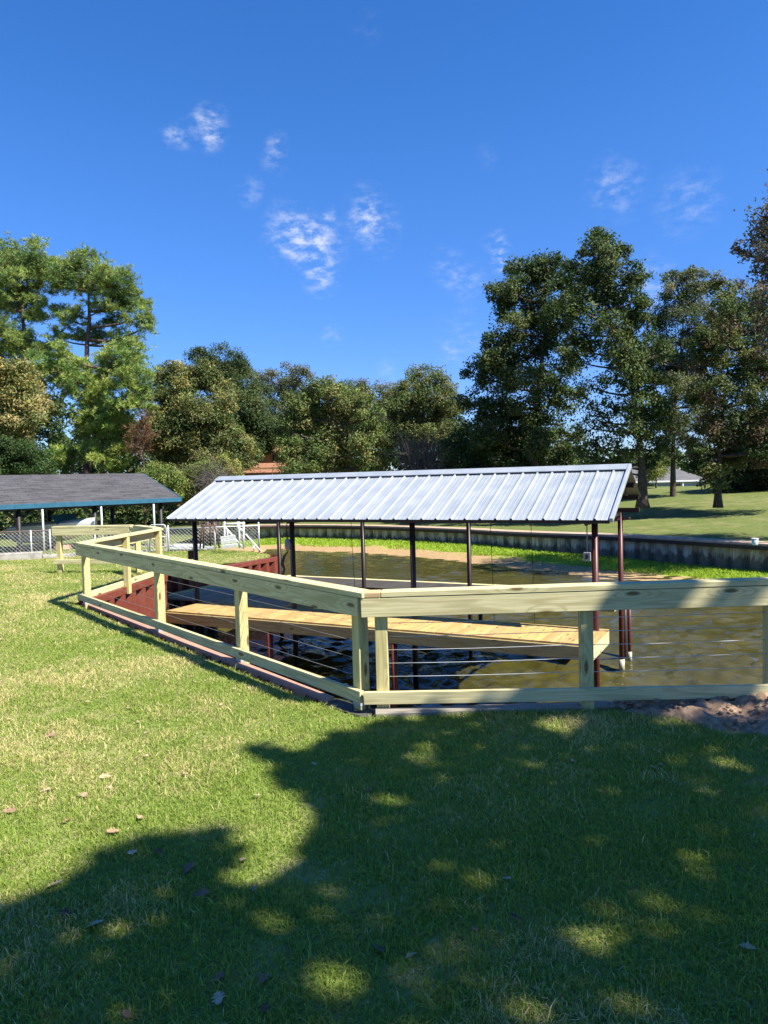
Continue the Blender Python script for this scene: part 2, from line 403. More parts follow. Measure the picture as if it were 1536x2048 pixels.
pts = [Vector(p) for p in poly]; edges = [(i, (i + 1) % len(poly)) for i in range(len(poly))]
for gx in np.arange(-16, 12, 0.4):
    for gy in np.arange(-3, 26, 0.4):
        if in_poly(gx, gy, poly) and all((gx - a) ** 2 + (gy - b) ** 2 > 0.03 for a, b in SHORE_LINE): pts.append(Vector((gx, gy)))
res = delaunay_2d_cdt(pts, edges, [list(range(len(poly)))], 1, 1e-5)
me = bpy.data.meshes.new('lawn')
me.from_pydata([(p.x, p.y, lawn_z(p.x, p.y)) for p in res[0]], [], [list(f) for f in res[2]])
lawn = link('lawn', me, LAWN, None, None, True); tag(lawn, kind='structure')
for p_ in me.polygons:
    if p_.normal.z < 0: p_.flip()

def water_mesh():
    """sheet with real wavelets, finer close to the bank"""
    ys = 3.2 * np.exp(np.linspace(0, math.log(75 / 3.2), 560)); xs = np.linspace(-1.5, 1.5, 620); xs = np.sign(xs) * (0.55 * np.abs(xs) + 0.45 * np.abs(xs) ** 3 / 2.25)
    Xg = xs[None, :] * ys[:, None]; Yg = np.repeat(ys[:, None], len(xs), 1)
    cell = np.maximum(ys * math.log(75 / 3.2) / 560, 0.0032 * ys)[:, None] * 1.0
    Zg = np.zeros_like(Xg); r = np.random.default_rng(3)
    for i in range(46):
        lam = 0.16 * (5.0 ** r.random()); th = math.radians(62) + r.normal() * 0.55; ph = r.uniform(0, 2 * PI)
        kx, ky = math.cos(th) * 2 * PI / lam, math.sin(th) * 2 * PI / lam
        att = np.clip(lam / cell / 3.0 - 0.6, 0, 1)
        env = 0.6 + 0.4 * np.sin(Xg * r.uniform(0.4, 1.1) + Yg * r.uniform(0.3, 0.9) + r.uniform(0, 6))
        Zg += att * env * lam * 0.0205 * np.sin(kx * Xg + ky * Yg + ph + 0.6 * np.sin(0.9 * Xg - 1.3 * Yg + ph))
    calm = 0.55 + 0.45 * np.clip((20 - Yg) / 8, 0, 1)
    V = np.stack([Xg, Yg, Z_WATER + Zg * calm], -1).reshape(-1, 3); nr_, nc_ = Xg.shape
    i = np.arange(nr_ - 1)[:, None] * nc_ + np.arange(nc_ - 1)[None, :]
    return arr_mesh('water', V, np.stack([i, i + 1, i + nc_ + 1, i + nc_], -1).reshape(-1, 4))
tag(link('water', water_mesh(), WATER, None, None, True), kind='structure')

U = [230, 345, 400, 450, 500, 530, 560, 600, 700, 800, 900, 950, 1000, 1100, 1200, 1300, 1400, 1500, 1600, 1750, 1900, 2100]
VT = [1059, 1056, 1055, 1053, 1051, 1050.5, 1050, 1050, 1051, 1053.5, 1057, 1059, 1062, 1066, 1069, 1074, 1080, 1086, 1092, 1101, 1110, 1122]
VB = [1095, 1092, 1090, 1087, 1082, 1079, 1077, 1076, 1078, 1080, 1086, 1089, 1094, 1104, 1112, 1124, 1133, 1142, 1151, 1165, 1180, 1200]
VW = [1128, 1126, 1122, 1116, 1108, 1103, 1101, 1102, 1106, 1112, 1122, 1129, 1134, 1146, 1158, 1172, 1186, 1200, 1214, 1235, 1260, 1295]
Z_FAR = -0.85
def spline(pts_, n):
    """resample a polyline smoothly (Catmull-Rom), n points per span"""
    P = [pts_[0]] + list(pts_) + [pts_[-1]]; out = []
    for i in range(1, len(P) - 2):
        for k in range(n):
            t = k / n; a, b, c, d = P[i - 1], P[i], P[i + 1], P[i + 2]
            out.append(0.5 * ((2 * b) + (c - a) * t + (2 * a - 5 * b + 4 * c - d) * t * t + (3 * b - a - 3 * c + d) * t ** 3))
    out.append(P[-2]); return out
wt = [on_z(u, v, Z_FAR) for u, v in zip(U, VT)]
wb = [at(u, v, p.y) for u, v, p in zip(U, VB, wt)]
wl_ = [on_z(u, v, Z_WATER - 0.01) for u, v in zip(U, VW)]
for i, u in enumerate(U):
    if u < 520: wl_[i] = wl_[i].lerp(Vector((wb[i].x * 0.62, wb[i].y * 0.62, -0.75)), 0.85 if u < 500 else 0.3)
WT, WB, WLN = spline(wt, 6), spline(wb, 6), spline(wl_, 6)
nr = 9; rows = []
for k in range(-2, nr + 1):
    t = k / nr
    row = []
    for a, b in zip(WLN, WB):
        p = a.lerp(b, t)
        if k < 0: p.z = a.z + 0.25 * t * 4
        else: p.z += 0.04 * noise.noise((p.x * 0.8, p.y * 0.8, 2.0)) * (1 if 0 < k < nr else 0)
        if k == nr: p = p + (b - a).normalized() * 0.5
        row.append(p)
    rows.append(row)
shore = sheet('lake_shore', rows, SHORE); tag(shore, kind='structure')
at_ = shore.data.attributes.new('silt', 'FLOAT', 'POINT')
nc = len(WT); sv = []
for k in range(-2, nr + 1):
    for c in range(nc):
        left = 1 - sstep(14, 30, c)
        sv.append(1.0 - sstep(0.05, 0.85, k / nr) * 1.0 + 0.05 - 0.4 * left * 0)
at_.data.foreach_set('value', sv)

def far_rise(p, f):
    side = sstep(0.10, 0.30, p.x / p.y)          # the right-hand lawn climbs towards the trees
    return sstep(1.0, 1.9, f) * (0.40 + 0.85 * side)
def far_z(x, y):
    """height of the far lawn at a point"""
    t = x / y; best = min(range(len(WT)), key=lambda i: abs(WT[i].x / WT[i].y - t)); p = WT[best]
    return Z_FAR + far_rise(p, y / p.y)
rows = []
for f in (1.0, 1.03, 1.08, 1.15, 1.22, 1.3, 1.4, 1.5, 1.65, 1.85, 2.2, 3, 6, 20, 60):
    row = []
    for p in WT:
        q = Vector((p.x * f, p.y * f, Z_FAR - 0.01 + far_rise(p, f)))
        if f > 1.03: q.z += 0.10 * noise.noise((q.x * 0.2, q.y * 0.2, 1)) * min(1, (f - 1) * 6)
        row.append(q)
    rows.append(row)
tag(sheet('far_lawn', rows, FARLAWN), kind='structure')
rows = [[Vector((x, y, z)) for x in (-600, -200, -60, -25, -8)] for y, z in ((24.0, -0.55), (30, -0.6), (45, -0.6), (70, -0.6), (300, -0.6), (1500, -0.6))]
tag(sheet('back_yard', rows, FARLAWN), kind='structure')

# ------------------------------------------------------------------ near bulkhead
def piling(name, path, ztop, zbot, mat, parent, pitch=0.38, depth=0.11):
    """trapezoid corrugated sheet piling along a path of xy points; bulges to the right of travel"""
    prof = []
    for a, b in zip(path, path[1:]):
        a, b = Vector(a).to_2d(), Vector(b).to_2d(); d = b - a; L = d.length; d /= L; n = Vector((d.y, -d.x)); m = max(1, round(L / pitch)); pw = L / m
        for i in range(m):
            for f, o in ((0.0, 0), (0.32, 0), (0.5, 1), (0.82, 1)):
                prof.append(a + d * (i + f) * pw + n * (o * depth))
        prof.append(b)
    zt = ztop if isinstance(ztop, (list, tuple)) else (ztop, ztop)
    k = len(prof) - 1; rows = []
    for e in (0, 1):
        rows.append([(p.x, p.y, (zt[0] + (zt[1] - zt[0]) * i / k) if e == 0 else zbot) for i, p in enumerate(prof)])
    return sheet(name, rows, mat, parent, False)
bh = thing('bulkhead', 'rust red steel bulkhead with corrugated sheet piling holding the near lawn', 'retaining wall', (-4.3, 10.6, -1.0))
LC = [Vector((-0.66, 5.60, 0)), Vector((-4.42, 10.55, 0))]
LM = [Vector((-4.42, 10.55, 0)), Vector((-4.16, 13.40, 0))]
piling('sheet_piling', [(-0.12, 5.22), (-0.60, 5.66), (-4.36, 10.56)], -0.02, -2.3, REDSTEEL, bh)
piling('sheet_piling', [(-4.36, 10.62), (-4.12, 13.38)], -0.03, -2.3, REDSTEEL, bh)
piling('sheet_piling', [(-4.10, 13.42), (-4.85, 16.15)], -0.62, -2.3, DARKSTEEL, bh)  # lower wall in darker steel: shade below the deck put into the colour
piling('sheet_piling', [(-4.13, 13.42), (-4.88, 16.15)], -0.10, -0.8, REDSTEEL, bh)
piling('sheet_piling', [(-4.76, 16.2), (-2.96, 20.05)], -0.9, -2.3, DARKSTEEL, bh)  # below-deck shade carried by the dark steel here too
piling('sheet_piling', [(-4.80, 16.2), (-3.0, 20.05)], (-0.40, -0.46), -1.1, REDSTEEL, bh)
piling('sheet_piling', [(-3.02, 20.1), (-3.2, 21.3), (-4.2, 22.8)], -0.46, -2.3, REDSTEEL, bh)
piling('sheet_piling', [(60, 5.56), (14, 5.46), (2.9, 5.34), (-0.10, 5.26)], -0.03, -2.3, OLDW, bh)
def cap(A, B, wid, h, z, mat, name='cap'):
    A = Vector((A[0], A[1], z)); B = Vector((B[0], B[1], z)); return board(name, A, B, wid, h, mat, bh, bevel=0.004)
cap((-0.45, 5.61), (-4.33, 10.585), 0.075, 0.07, -0.024, CAPSTEEL)
cap((-4.35, 10.63), (-4.09, 13.42), 0.20, 0.11, 0.0, REDSTEEL)
cap((-4.10, 13.47), (-4.84, 16.12), 0.20, 0.10, -0.06, REDSTEEL)
c_ = board('cap', (-4.80, 16.18, -0.37), (-2.97, 20.1, -0.43), 0.22, 0.10, REDSTEEL, bh)
cap((60, 5.52), (14, 5.42), 0.16, 0.08, -0.005, CONC); cap((13.98, 5.42), (2.92, 5.29), 0.16, 0.08, -0.004, CONC)
cap((2.90, 5.29), (-0.10, 5.215), 0.12, 0.07, -0.012, OLDW); cap((-0.10, 5.235), (-0.46, 5.60), 0.16, 0.07, -0.05, plain('grey_silt', (0.10, 0.09, 0.08), 0.95, 0.5, 20))

# ------------------------------------------------------------------ wooden railing round the bulkhead
fence = thing('railing_fence', 'new pale green treated pine railing with cap rail and wire strands along the bank', 'fence', (-0.18, 5.25, 0))
K = on_z(727, 1410, 0.055)                       # lawn-side corner of the railing
Lc = on_z(150, 1085, 0.885); Mc = on_z(313, 1056, 0.905); Nc = on_z(261, 1050, 0.905); Ec = on_z(103, 1053, 0.905)
Rc = on_z(1536, 1156, 0.925); Rc = K + (Rc - K) * 2.05
corner = [Vector((p.x, p.y, 0)) for p in (Rc, K, Lc, Mc, Nc, Ec)]
ztop = [0.96, 0.868, 0.885, 0.905, 0.905, 0.905]   # top of the cap board at each corner
T38 = 0.038
def left_n(d): return Vector((-d.y, d.x, 0))
post_u = {0: [762, 1171, 1543, 1905], 1: [719, 483, 321, 176], 2: [253, None], 3: [None], 4: [120]}
for s in range(5):
    A, B = corner[s], corner[s + 1]; d = (B - A).normalized(); n = left_n(d); L = (B - A).length
    za, zb = ztop[s], ztop[s + 1]
    def P(t, z, o):                               # t metres along, z below/above the sloping cap line, o metres inwards from the lawn face
        q = A + d * t - n * o; return Vector((q.x, q.y, za + (zb - za) * t / L + z))
    e0 = 0.0 if s in (0,) else (T38 + 0.002 if s in (1, 4) else 0.0)
    e1 = L
    if s == 0: e1 = L
    # cap, top rail, bottom rail
    c0, c1 = (0.0, L - 0.146) if s == 0 else (0.0, L)
    if s == 1: c0 = -0.02
    if s == 2: c0, c1 = 0.10, L - 0.02
    if s == 3: c0, c1 = 0.15, L - 0.15
    if s == 4: c0 = -0.0
    board('cap_board', P(c0, -0.019, 0.067), P(c1, -0.019, 0.067), 0.14, T38, PINE, fence)
    board('top_rail', P(e0 + 0.002, -0.111, 0.019), P(e1 - (0.0 if s in (0, 4) else 0.002), -0.111, 0.019), T38, 0.138, PINE, fence)
    gz = {0: (0.15, 0.100), 1: (0.100, 0.115), 2: (0.09, 0.12), 3: (0.12, 0.12), 4: (0.20, 0.20)}[s]
    q0 = P(e0 + 0.002, 0, 0.019); q1 = P(e1 - 0.002, 0, 0.019); q0.z, q1.z = gz
    if s == 0: q0.z = 0.165
    board('bottom_rail', q0, q1, T38, 0.089, PINE, fence)
    # posts
    us = post_u[s]; ts = []
    for u in us:
        if u is None: ts.append(L - 0.12); continue
        r_ = ray(u, 1230 if s < 2 else 1110); v2 = Vector((r_.x, r_.y, 0))
        base = A - n * 0.085; o2 = Vector((EYE.x, EYE.y, 0)) - base
        det = d.x * (-v2.y) + v2.x * d.y
        ts.append((o2.x * (-v2.y) + v2.x * o2.y) / det)
    tops = []
    for t in ts:
        g = P(t, 0, 0.085); zt = g.z - 0.0385
        bm = bmesh.new(); add_box(bm, (0, -0.0445, -0.0445), (zt + 0.06, 0.0445, 0.0445), None, 0.004)
        po = from_bm('post', bm, PINE_POST, fence, frame((g.x, g.y, -0.06), (0, 0, 1), n)); tops.append((t, g))
        if s == 1:
            bm = bmesh.new(); add_box(bm, (-0.048, -0.049, 0.012), (0.048, 0.049, 0.085), None, 0.003)
            from_bm('post_bracket', bm, GPIPE, fence, frame((g.x, g.y, 0), d))
    # strands
    if s in (0, 1):
        for k in range(5 if s == 0 else 4):
            z = -0.24 - 0.098 * k if s == 0 else -0.26 - 0.13 * k
            t0, t1 = (min(ts) - 0.0, max(ts))
            bm = bmesh.new(); o0 = P(t0, z, 0.085)
            pts_ = [P(t0 + (t1 - t0) * i / 12, z - 0.006 * math.sin(PI * ((i / 12 * 3) % 1)), 0.085) - o0 for i in range(13)]
            add_tube(bm, pts_, 0.0026 if s == 0 else 0.0016, 6)
            from_bm('wire', bm, GPIPE if s == 0 else BOXGREY, fence, Matrix.Translation(o0))
# end grain block at the corner of the cap
blk = K + (corner[0] - K).normalized() * 0.0
d0 = (corner[1] - corner[0]).normalized(); n0 = left_n(d0)
a0 = corner[1] - d0 * 0.142 - n0 * 0.067; a1 = corner[1] - n0 * 0.067
GRAIN = wood('end_grain', (0.50, 0.33, 0.17), (0.62, 0.44, 0.24), (0.30, 0.17, 0.07))
board('cap_end', (a0.x, a0.y, 0.868 - 0.0185), (a1.x, a1.y, 0.868 - 0.0185), 0.139, 0.0375, GRAIN, fence)

# ------------------------------------------------------------------ dock
AX = Vector((0.884, -0.467, 0)).normalized(); QX = Vector((0.467, 0.884, 0)).normalized()   # along the slip, away from the lawn
NR = Vector((2.74, 9.76, 0)); Z_D = -0.61
def D(t, q, z): p = NR + AX * t + QX * q; return Vector((p.x, p.y, z))
dock = thing('boat_dock', 'new yellow pine boat dock with U shaped slip under the metal roof', 'dock', D(-3, 0, Z_WATER))
SHADEDECK = wood('shaded_deck', (0.40, 0.31, 0.20), (0.50, 0.40, 0.28), (0.22, 0.17, 0.10), tint=True)  # grey of the roof shade put into the platform board colour
DARKSHADEDECK = wood('dark_shaded_deck', (0.055, 0.05, 0.043), (0.08, 0.072, 0.06), (0.03, 0.026, 0.022), tint=True)  # far finger boards coloured very dark to stand for roof shade
def deck(name, parts_, mat=None):
    """boards across the axis; parts_ = (t0, t1, q0, q1)"""
    V, Fc, C_ = [], [], []
    for (t0, t1, q0, q1) in parts_:
        n_ = max(1, int(abs(t1 - t0) / 0.143)); wv = (t1 - t0) / n_
        for i in range(n_):
            ta, tb = t0 + i * wv + 0.003, t0 + (i + 1) * wv - 0.003
            z1 = random.uniform(-0.0008, 0.0008); qa, qb = q0 + random.uniform(-0.004, 0.004), q1 + random.uniform(-0.004, 0.004)
            b = len(V)
            for z in (-0.026, z1):
                for (t, q) in ((ta, qa), (tb, qa), (tb, qb), (ta, qb)): V.append((t, q, z))
            Fc += [(b, b + 3, b + 2, b + 1), (b + 4, b + 5, b + 6, b + 7), (b, b + 1, b + 5, b + 4), (b + 1, b + 2, b + 6, b + 5), (b + 2, b + 3, b + 7, b + 6), (b + 3, b, b + 4, b + 7)]
            g = random.uniform(0.84, 1.08); C_ += [(g, g * random.uniform(0.93, 1.02), g * random.uniform(0.9, 1.05))] * 8
    # turned so that local X runs along each board
    V = [(q, -t, z) for (t, q, z) in V]
    me = arr_mesh(name, V, Fc, np.array(C_), 'tint')
    return link(name, me, mat or DECKW, dock, frame(D(0, 0, Z_D), QX))
deck('deck_boards', [(-7.62, 0, 0.0, 1.09)])
deck('deck_boards', [(-8.9, -5.9, 1.10, 3.62)], SHADEDECK)
deck('deck_boards', [(-8.3, -0.4, 3.63, 4.66)], DARKSHADEDECK)
board('edge_board_or_sunlit_strip', D(-8.3, 4.735, Z_D - 0.012), D(-0.4, 4.735, Z_D - 0.012), 0.14, 0.038, PINE, dock)  # added pale board standing for the sunlit strip along the outer edge
board('edge_board_or_sunlit_strip', D(-8.86, 1.12, Z_D + 0.012), D(-8.86, 4.6, Z_D + 0.012), 0.09, 0.05, PINE, dock)
for (t0, t1, q, h) in ((-7.62, 0.0, -0.02, 0.185), (-5.9, 0.0, 1.075, 0.185), (-5.9, -0.4, 3.66, 0.185), (-8.3, -0.4, 4.82, 0.185)):
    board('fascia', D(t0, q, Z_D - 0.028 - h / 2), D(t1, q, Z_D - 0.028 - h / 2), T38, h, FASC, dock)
board('fascia', D(0.0 - 0.02, 0.0, Z_D - 0.122), D(-0.02, 1.055, Z_D - 0.122), T38, 0.185, PINE, dock)
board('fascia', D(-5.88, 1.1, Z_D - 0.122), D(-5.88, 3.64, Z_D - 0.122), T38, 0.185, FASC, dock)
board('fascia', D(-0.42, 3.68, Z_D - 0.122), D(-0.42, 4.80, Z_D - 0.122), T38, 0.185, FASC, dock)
def t_for(u, v, q):
    """position along the slip whose line of sight is u at height v"""
    r_ = ray(u, v); v2 = Vector((r_.x, r_.y)); b = D(0, q, 0).to_2d()
    det = AX.x * (-v2.y) + v2.x * AX.y; o2 = -b
    return (o2.x * (-v2.y) + v2.x * o2.y) / det
for (u, v, q) in ((541, 1300, 0.08), (789, 1330, 0.08)):
    t = t_for(u, v, q); tube('pile', [D(t, q, Z_WATER - 0.6), D(t, q, Z_D - 0.03)], 0.05, REDSTEEL, dock)
for (u, v, q) in ((961, 1230, 4.6), (598, 1210, 4.6), (1250, 1300, 4.6)):
    t = t_for(u, v, q); tube('pile', [D(t, q, Z_WATER - 0.6), D(t, q, Z_D - 0.03)], 0.045, DARKSTEEL, dock)

# ------------------------------------------------------------------ boat shed over the slip
shed = thing('boat_shed', 'open boat shed with ribbed silver metal gable roof on maroon pipe posts', 'boat shed', D(-4, 2.4, Z_WATER))
Z_R, Z_E, Q_R, Q_E = 1.77, 1.010, 2.34, 0.74
T_L, T_R = -8.26, 0.11
slope = Vector((0, Q_E - Q_R, Z_E - Z_R))
def ribbed(q0, z0, q1, z1, name):
    """ribbed panel from ridge (q0,z0) to eave (q1,z1)"""
    NRIB = 34; pw = (T_R - T_L) / NRIB
    nq, nz = (z0 - z1), abs(q1 - q0); ln = math.hypot(nq, nz); sg = 1 if q1 > q0 else -1
    nrm_q, nrm_z = sg * nq / ln, nz / ln
    prof = []
    for i in range(NRIB):
        for f, h in ((0, 0), (0.012, 0.0), (0.06, 0.026), (0.14, 0.026), (0.188, 0.0), (0.40, 0.0), (0.42, 0.0025), (0.46, 0.0025), (0.48, 0), (0.68, 0), (0.70, 0.0025), (0.74, 0.0025), (0.76, 0)):
            prof.append((T_L + (i + f) * pw, h))
    prof.append((T_R, 0)); rows = []
    for lay in (0.0, -0.0015):
        for e in ((0, 1) if lay == 0 else (1, 0)):
            q_, z_ = (q0, z0) if e == 0 else (q1, z1)
            rows.append([D(t, q_ + nrm_q * (h + lay), z_ + nrm_z * (h + lay)) for t, h in prof])
    rows.append(rows[0])
    return sheet(name, rows, GALV, shed, False)
FSL = 0.68
ribbed(Q_R, Z_R, Q_E, Z_E, 'roof_panel'); ribbed(Q_R, Z_R, Q_R + FSL * (Q_R - Q_E), Z_R + FSL * (Z_E - Z_R), 'roof_panel')
# ridge cap and rake trims
rows = []
for t in (T_L - 0.01, T_R + 0.015):
    r = []
    for (dq, dz) in ((-0.17, -0.045), (-0.165, -0.035), (-0.02, 0.036), (0, 0.044), (0.02, 0.036), (0.165, -0.035), (0.17, -0.045), (0.165, -0.047), (0.0, 0.034), (-0.165, -0.047), (-0.17, -0.045)):
        r.append(D(t, Q_R + dq, Z_R + dz))
    rows.append(r)
sheet('ridge_cap', rows, GALV, shed, False)
for t in (T_R + 0.004,):
    for sg in (-1,):
        a_ = D(t, Q_R + sg * 0.02, Z_R + 0.012); b_ = D(t, Q_R + sg * (Q_R - Q_E + 0.005), Z_E - 0.002)
        n_ = (b_ - a_).cross(AX) * (-sg)
        board('rake_trim', a_, b_, 0.05, 0.065, GALV, shed, up=(b_ - a_).cross(AX), bevel=0.003)
# purlins, rafters, eave beams
for sg in (-1, 1):
    for f in ((0.06, 0.36, 0.66, 0.965) if sg < 0 else (0.06, 0.36, 0.64)):
        q = Q_R + sg * f * (Q_R - Q_E); z = Z_R + f * (Z_E - Z_R) - 0.045
        board('purlin', D(T_L + 0.05, q, z), D(T_R - 0.03, q, z), 0.05, 0.065, DARKSTEEL, shed, bevel=0.002)
POST_T = [t_for(1190, 1100, 0.98), t_for(824.5, 1060, 0.98), t_for(584, 1060, 0.98), t_for(389, 1050, 0.98)]
FAR_T = [t_for(1241, 1100, 3.55), t_for(937, 1060, 3.55), t_for(725, 1060, 3.55), t_for(557, 1060, 3.55)]
def roof_z(q): return Z_R - abs(q - Q_R) / (Q_R - Q_E) * (Z_R - Z_E)
zt_ = roof_z(0.98) - 0.15
for q, TT, mt_, rr in ((0.98, POST_T, POSTSTEEL, 0.046), (3.55, FAR_T, DARKSTEEL, 0.044)):
    for i, t in enumerate(TT):
        m_ = POSTSTEEL if i < 1 else DARKSTEEL  # all but the right-hand posts coloured darker for the shade under the roof
        p = tube('post', [D(t, q, Z_WATER - 0.7), D(t, q, zt_)], rr, m_, shed, 14)
    board('eave_beam', D(T_L + 0.1, q, zt_ + 0.04), D(T_R - 0.05, q, zt_ + 0.04), 0.07, 0.08, DARKSTEEL, shed)
for t in FAR_T[:3] + [T_L + 0.3]:
    for sg in (-1, 1):
        board('rafter', D(t, Q_R + sg * 0.03, Z_R - 0.115), D(t, Q_R + sg * (1.48 if sg < 0 else 1.02), (Z_E if sg < 0 else roof_z(Q_R + 1.05)) - 0.06), 0.045, 0.07, DARKSTEEL, shed, bevel=0.002)
    board('tie_beam', D(t, 1.03, zt_ - 0.02), D(t, 3.50, zt_ - 0.02), 0.045, 0.06, DARKSTEEL, shed, bevel=0.002)
# pale sleeves at the waterline of the outer post, stub bar on it
tF = FAR_T[0]
tube('post_sleeve', [D(tF, 3.55, Z_WATER - 0.05), D(tF, 3.55, Z_WATER + 0.20)], 0.05, plain('dirty_pvc', (0.55, 0.53, 0.40), 0.5, 0.4, 14), shed, 14)
board('cross_bar', D(tF - 0.12, 3.47, 0.86), D(tF + 0.16, 3.63, 0.86), 0.05, 0.045, POSTSTEEL, shed)
# second thin pipe next to it
lp = thing('lift_pipe', 'thin maroon lift pipe standing in the water right behind the outer post', 'pipe', D(tF + 0.02, 4.25, Z_WATER - 0.5))
tube('pipe', [D(tF + 0.02, 4.25, Z_WATER - 0.5), D(tF + 0.02, 4.25, -0.62)], 0.036, POSTSTEEL, lp)
tube('sleeve', [D(tF + 0.02, 4.25, Z_WATER - 0.02), D(tF + 0.02, 4.25, Z_WATER + 0.18)], 0.041, plain('dirty_pvc', (0.55, 0.53, 0.40), 0.5, 0.4, 14), lp)
# switch box on the front right post
sb = thing('switch_box', 'small grey electric box on the front right maroon post', 'electric box', D(POST_T[0] - 0.09, 0.93, 0.3))
bm = bmesh.new(); add_box(bm, (-0.055, -0.035, 0.0), (0.055, 0.035, 0.13), None, 0.006); from_bm('box', bm, BOXGREY, sb, Matrix.Translation(D(POST_T[0] - 0.105, 0.95, 0.40)) @ Matrix.Rotation(math.atan2(AX.y, AX.x), 4, 'Z'))
bm = bmesh.new(); add_box(bm, (-0.02, -0.045, 0.035), (0.02, -0.036, 0.1), None, 0.002); from_bm('cover', bm, BLACK, sb, Matrix.Translation(D(POST_T[0] - 0.105, 0.95, 0.40)) @ Matrix.Rotation(math.atan2(AX.y, AX.x), 4, 'Z'))
tube('conduit', [D(POST_T[0] - 0.105, 0.95, 0.53), D(POST_T[0] - 0.105, 0.95, 0.98)], 0.008, BOXGREY, sb, 6)
# small box on the front left post
sb2 = thing('junction_box', 'little black junction box low on the front left dark post', 'electric box', D(POST_T[3] - 0.08, 0.93, 0.2))
bm = bmesh.new(); add_box(bm, (-0.05, -0.04, 0), (0.05, 0.04, 0.16), None, 0.006); from_bm('box', bm, BLACK, sb2, Matrix.Translation(D(POST_T[3] - 0.09, 0.95, 0.22)))
bm = bmesh.new(); add_box(bm, (-0.04, -0.05, 0.02), (0.04, -0.041, 0.14), None, 0.003); from_bm('lid', bm, DARKSTEEL, sb2, Matrix.Translation(D(POST_T[3] - 0.09, 0.95, 0.22)))
# boat fender and rope hanging by the third front post
fb = thing('hanging_fender', 'dark rope and grey fender hanging beside the left middle post', 'fender', D(POST_T[2] - 0.1, 0.9, 0.4))
b0 = D(POST_T[2] - 0.07, 0.93, 0)
tube('rope', [b0 + Vector((0, 0, zt_)), b0 + Vector((-0.01, 0, 0.78)), b0 + Vector((0, 0, 0.66))], 0.008, ROPE, fb, 6)
tube('float', [b0 + Vector((0, 0, z)) for z in (0.66, 0.62, 0.54, 0.46, 0.42)], [0.012, 0.045, 0.055, 0.045, 0.012], BOXGREY, fb)
tube('tail', [b0 + Vector((0, 0, 0.42)), b0 + Vector((-0.07, 0, 0.33)), b0 + Vector((-0.11, 0, 0.2)), b0 + Vector((-0.07, 0, 0.1)), b0 + Vector((-0.12, 0, -0.02))], [0.01, 0.022, 0.03, 0.02, 0.026], ROPE, fb, 8)
# lift cables
for k, (u, v, q, zb) in enumerate(((703, 1100, 2.4, -0.4), (981, 1100, 2.4, -1.3), (1062, 1100, 2.4, -1.5))):
    t = t_for(u, v, q); lab = ['thin slack lift cable hanging left of the middle posts', 'thin lift cable hanging just right of the back middle post', 'thin lift cable hanging halfway between the two right posts'][k]
    o = tube('lift_cable', [D(t, q, roof_z(q) - 0.1), D(t + 0.01, q, 0.6), D(t + 0.03, q, 0.0), D(t + 0.05, q, zb)], 0.005, ROPE, None, 5); tag(o, lab, 'cable', 'lift cables under the shed roof')

# ------------------------------------------------------------------ far retaining wall
fw = thing('retaining_wall', 'long grey corrugated retaining wall with tan concrete cap across the water', 'retaining wall', WB[60])
prof_t, prof_b = [], []
def arc_resample(P, step):
    out = [P[0].copy()]; need = step
    for a, b in zip(P, P[1:]):
        L = (b - a).length; pos = 0.0
        while need <= L - pos:
            pos += need; out.append(a.lerp(b, pos / L)); need = step
        need -= (L - pos)
    return out
WPATH = [Vector((p.x, p.y, q.z)) for p, q in zip(WT, WB)]
FP = arc_resample(WPATH, 0.105)
rt, rb = [], []
for i, p in enumerate(FP[:-1]):
    d = (FP[i + 1] - p); d.z = 0; d.normalize(); n = Vector((d.y, -d.x, 0)); o = (-0.09, -0.09, 0.09, 0.09, 0.09, 0.09)[i % 6]
    e = p + n * o + d * (0.0, 0.0, 0.0, 0.0, 0.0, 0.0)[i % 6]
    rt.append(Vector((e.x, e.y, Z_FAR - 0.05))); rb.append(Vector((e.x, e.y, p.z - 0.35)))
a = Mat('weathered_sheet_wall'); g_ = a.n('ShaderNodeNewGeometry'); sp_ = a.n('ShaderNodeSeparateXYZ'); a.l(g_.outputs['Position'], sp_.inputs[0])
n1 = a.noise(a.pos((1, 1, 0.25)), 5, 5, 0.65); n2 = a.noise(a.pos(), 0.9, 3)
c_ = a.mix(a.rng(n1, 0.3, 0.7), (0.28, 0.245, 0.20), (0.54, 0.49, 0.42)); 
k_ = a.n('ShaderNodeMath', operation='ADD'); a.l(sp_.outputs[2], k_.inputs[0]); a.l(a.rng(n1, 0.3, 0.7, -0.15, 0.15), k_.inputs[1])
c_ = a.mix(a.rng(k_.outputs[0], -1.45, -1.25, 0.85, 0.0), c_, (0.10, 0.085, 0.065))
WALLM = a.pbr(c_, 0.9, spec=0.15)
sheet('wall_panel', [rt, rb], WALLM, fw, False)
ins = []
for w0, w1, za, zb, mt_, nm in ((-0.22, 0.62, 0.02, -0.055, CONC_TAN, 'cap'), (-0.26, -0.12, -0.056, -0.19, plain('cap_shadow_dark', (0.055, 0.04, 0.033), 0.9, 0.4), 'cap_shadow_strip')):  # second strip is near black, painting the shadow under the cap
    pa, pb = [], []
    P2 = arc_resample(WPATH, 0.8)
    for i, p in enumerate(P2):
        d = P2[min(i + 1, len(P2) - 1)] - P2[max(i - 1, 0)]; d.z = 0; d.normalize(); n = Vector((d.y, -d.x, 0))
        pa.append(p - n * w0); pb.append(p - n * w1)
    mk = lambda L_, z: [Vector((p.x, p.y, Z_FAR + z)) for p in L_]
    sheet(nm, [mk(pa, zb), mk(pa, za), mk(pb, za), mk(pb, zb), mk(pa, zb)], mt_, fw, False)
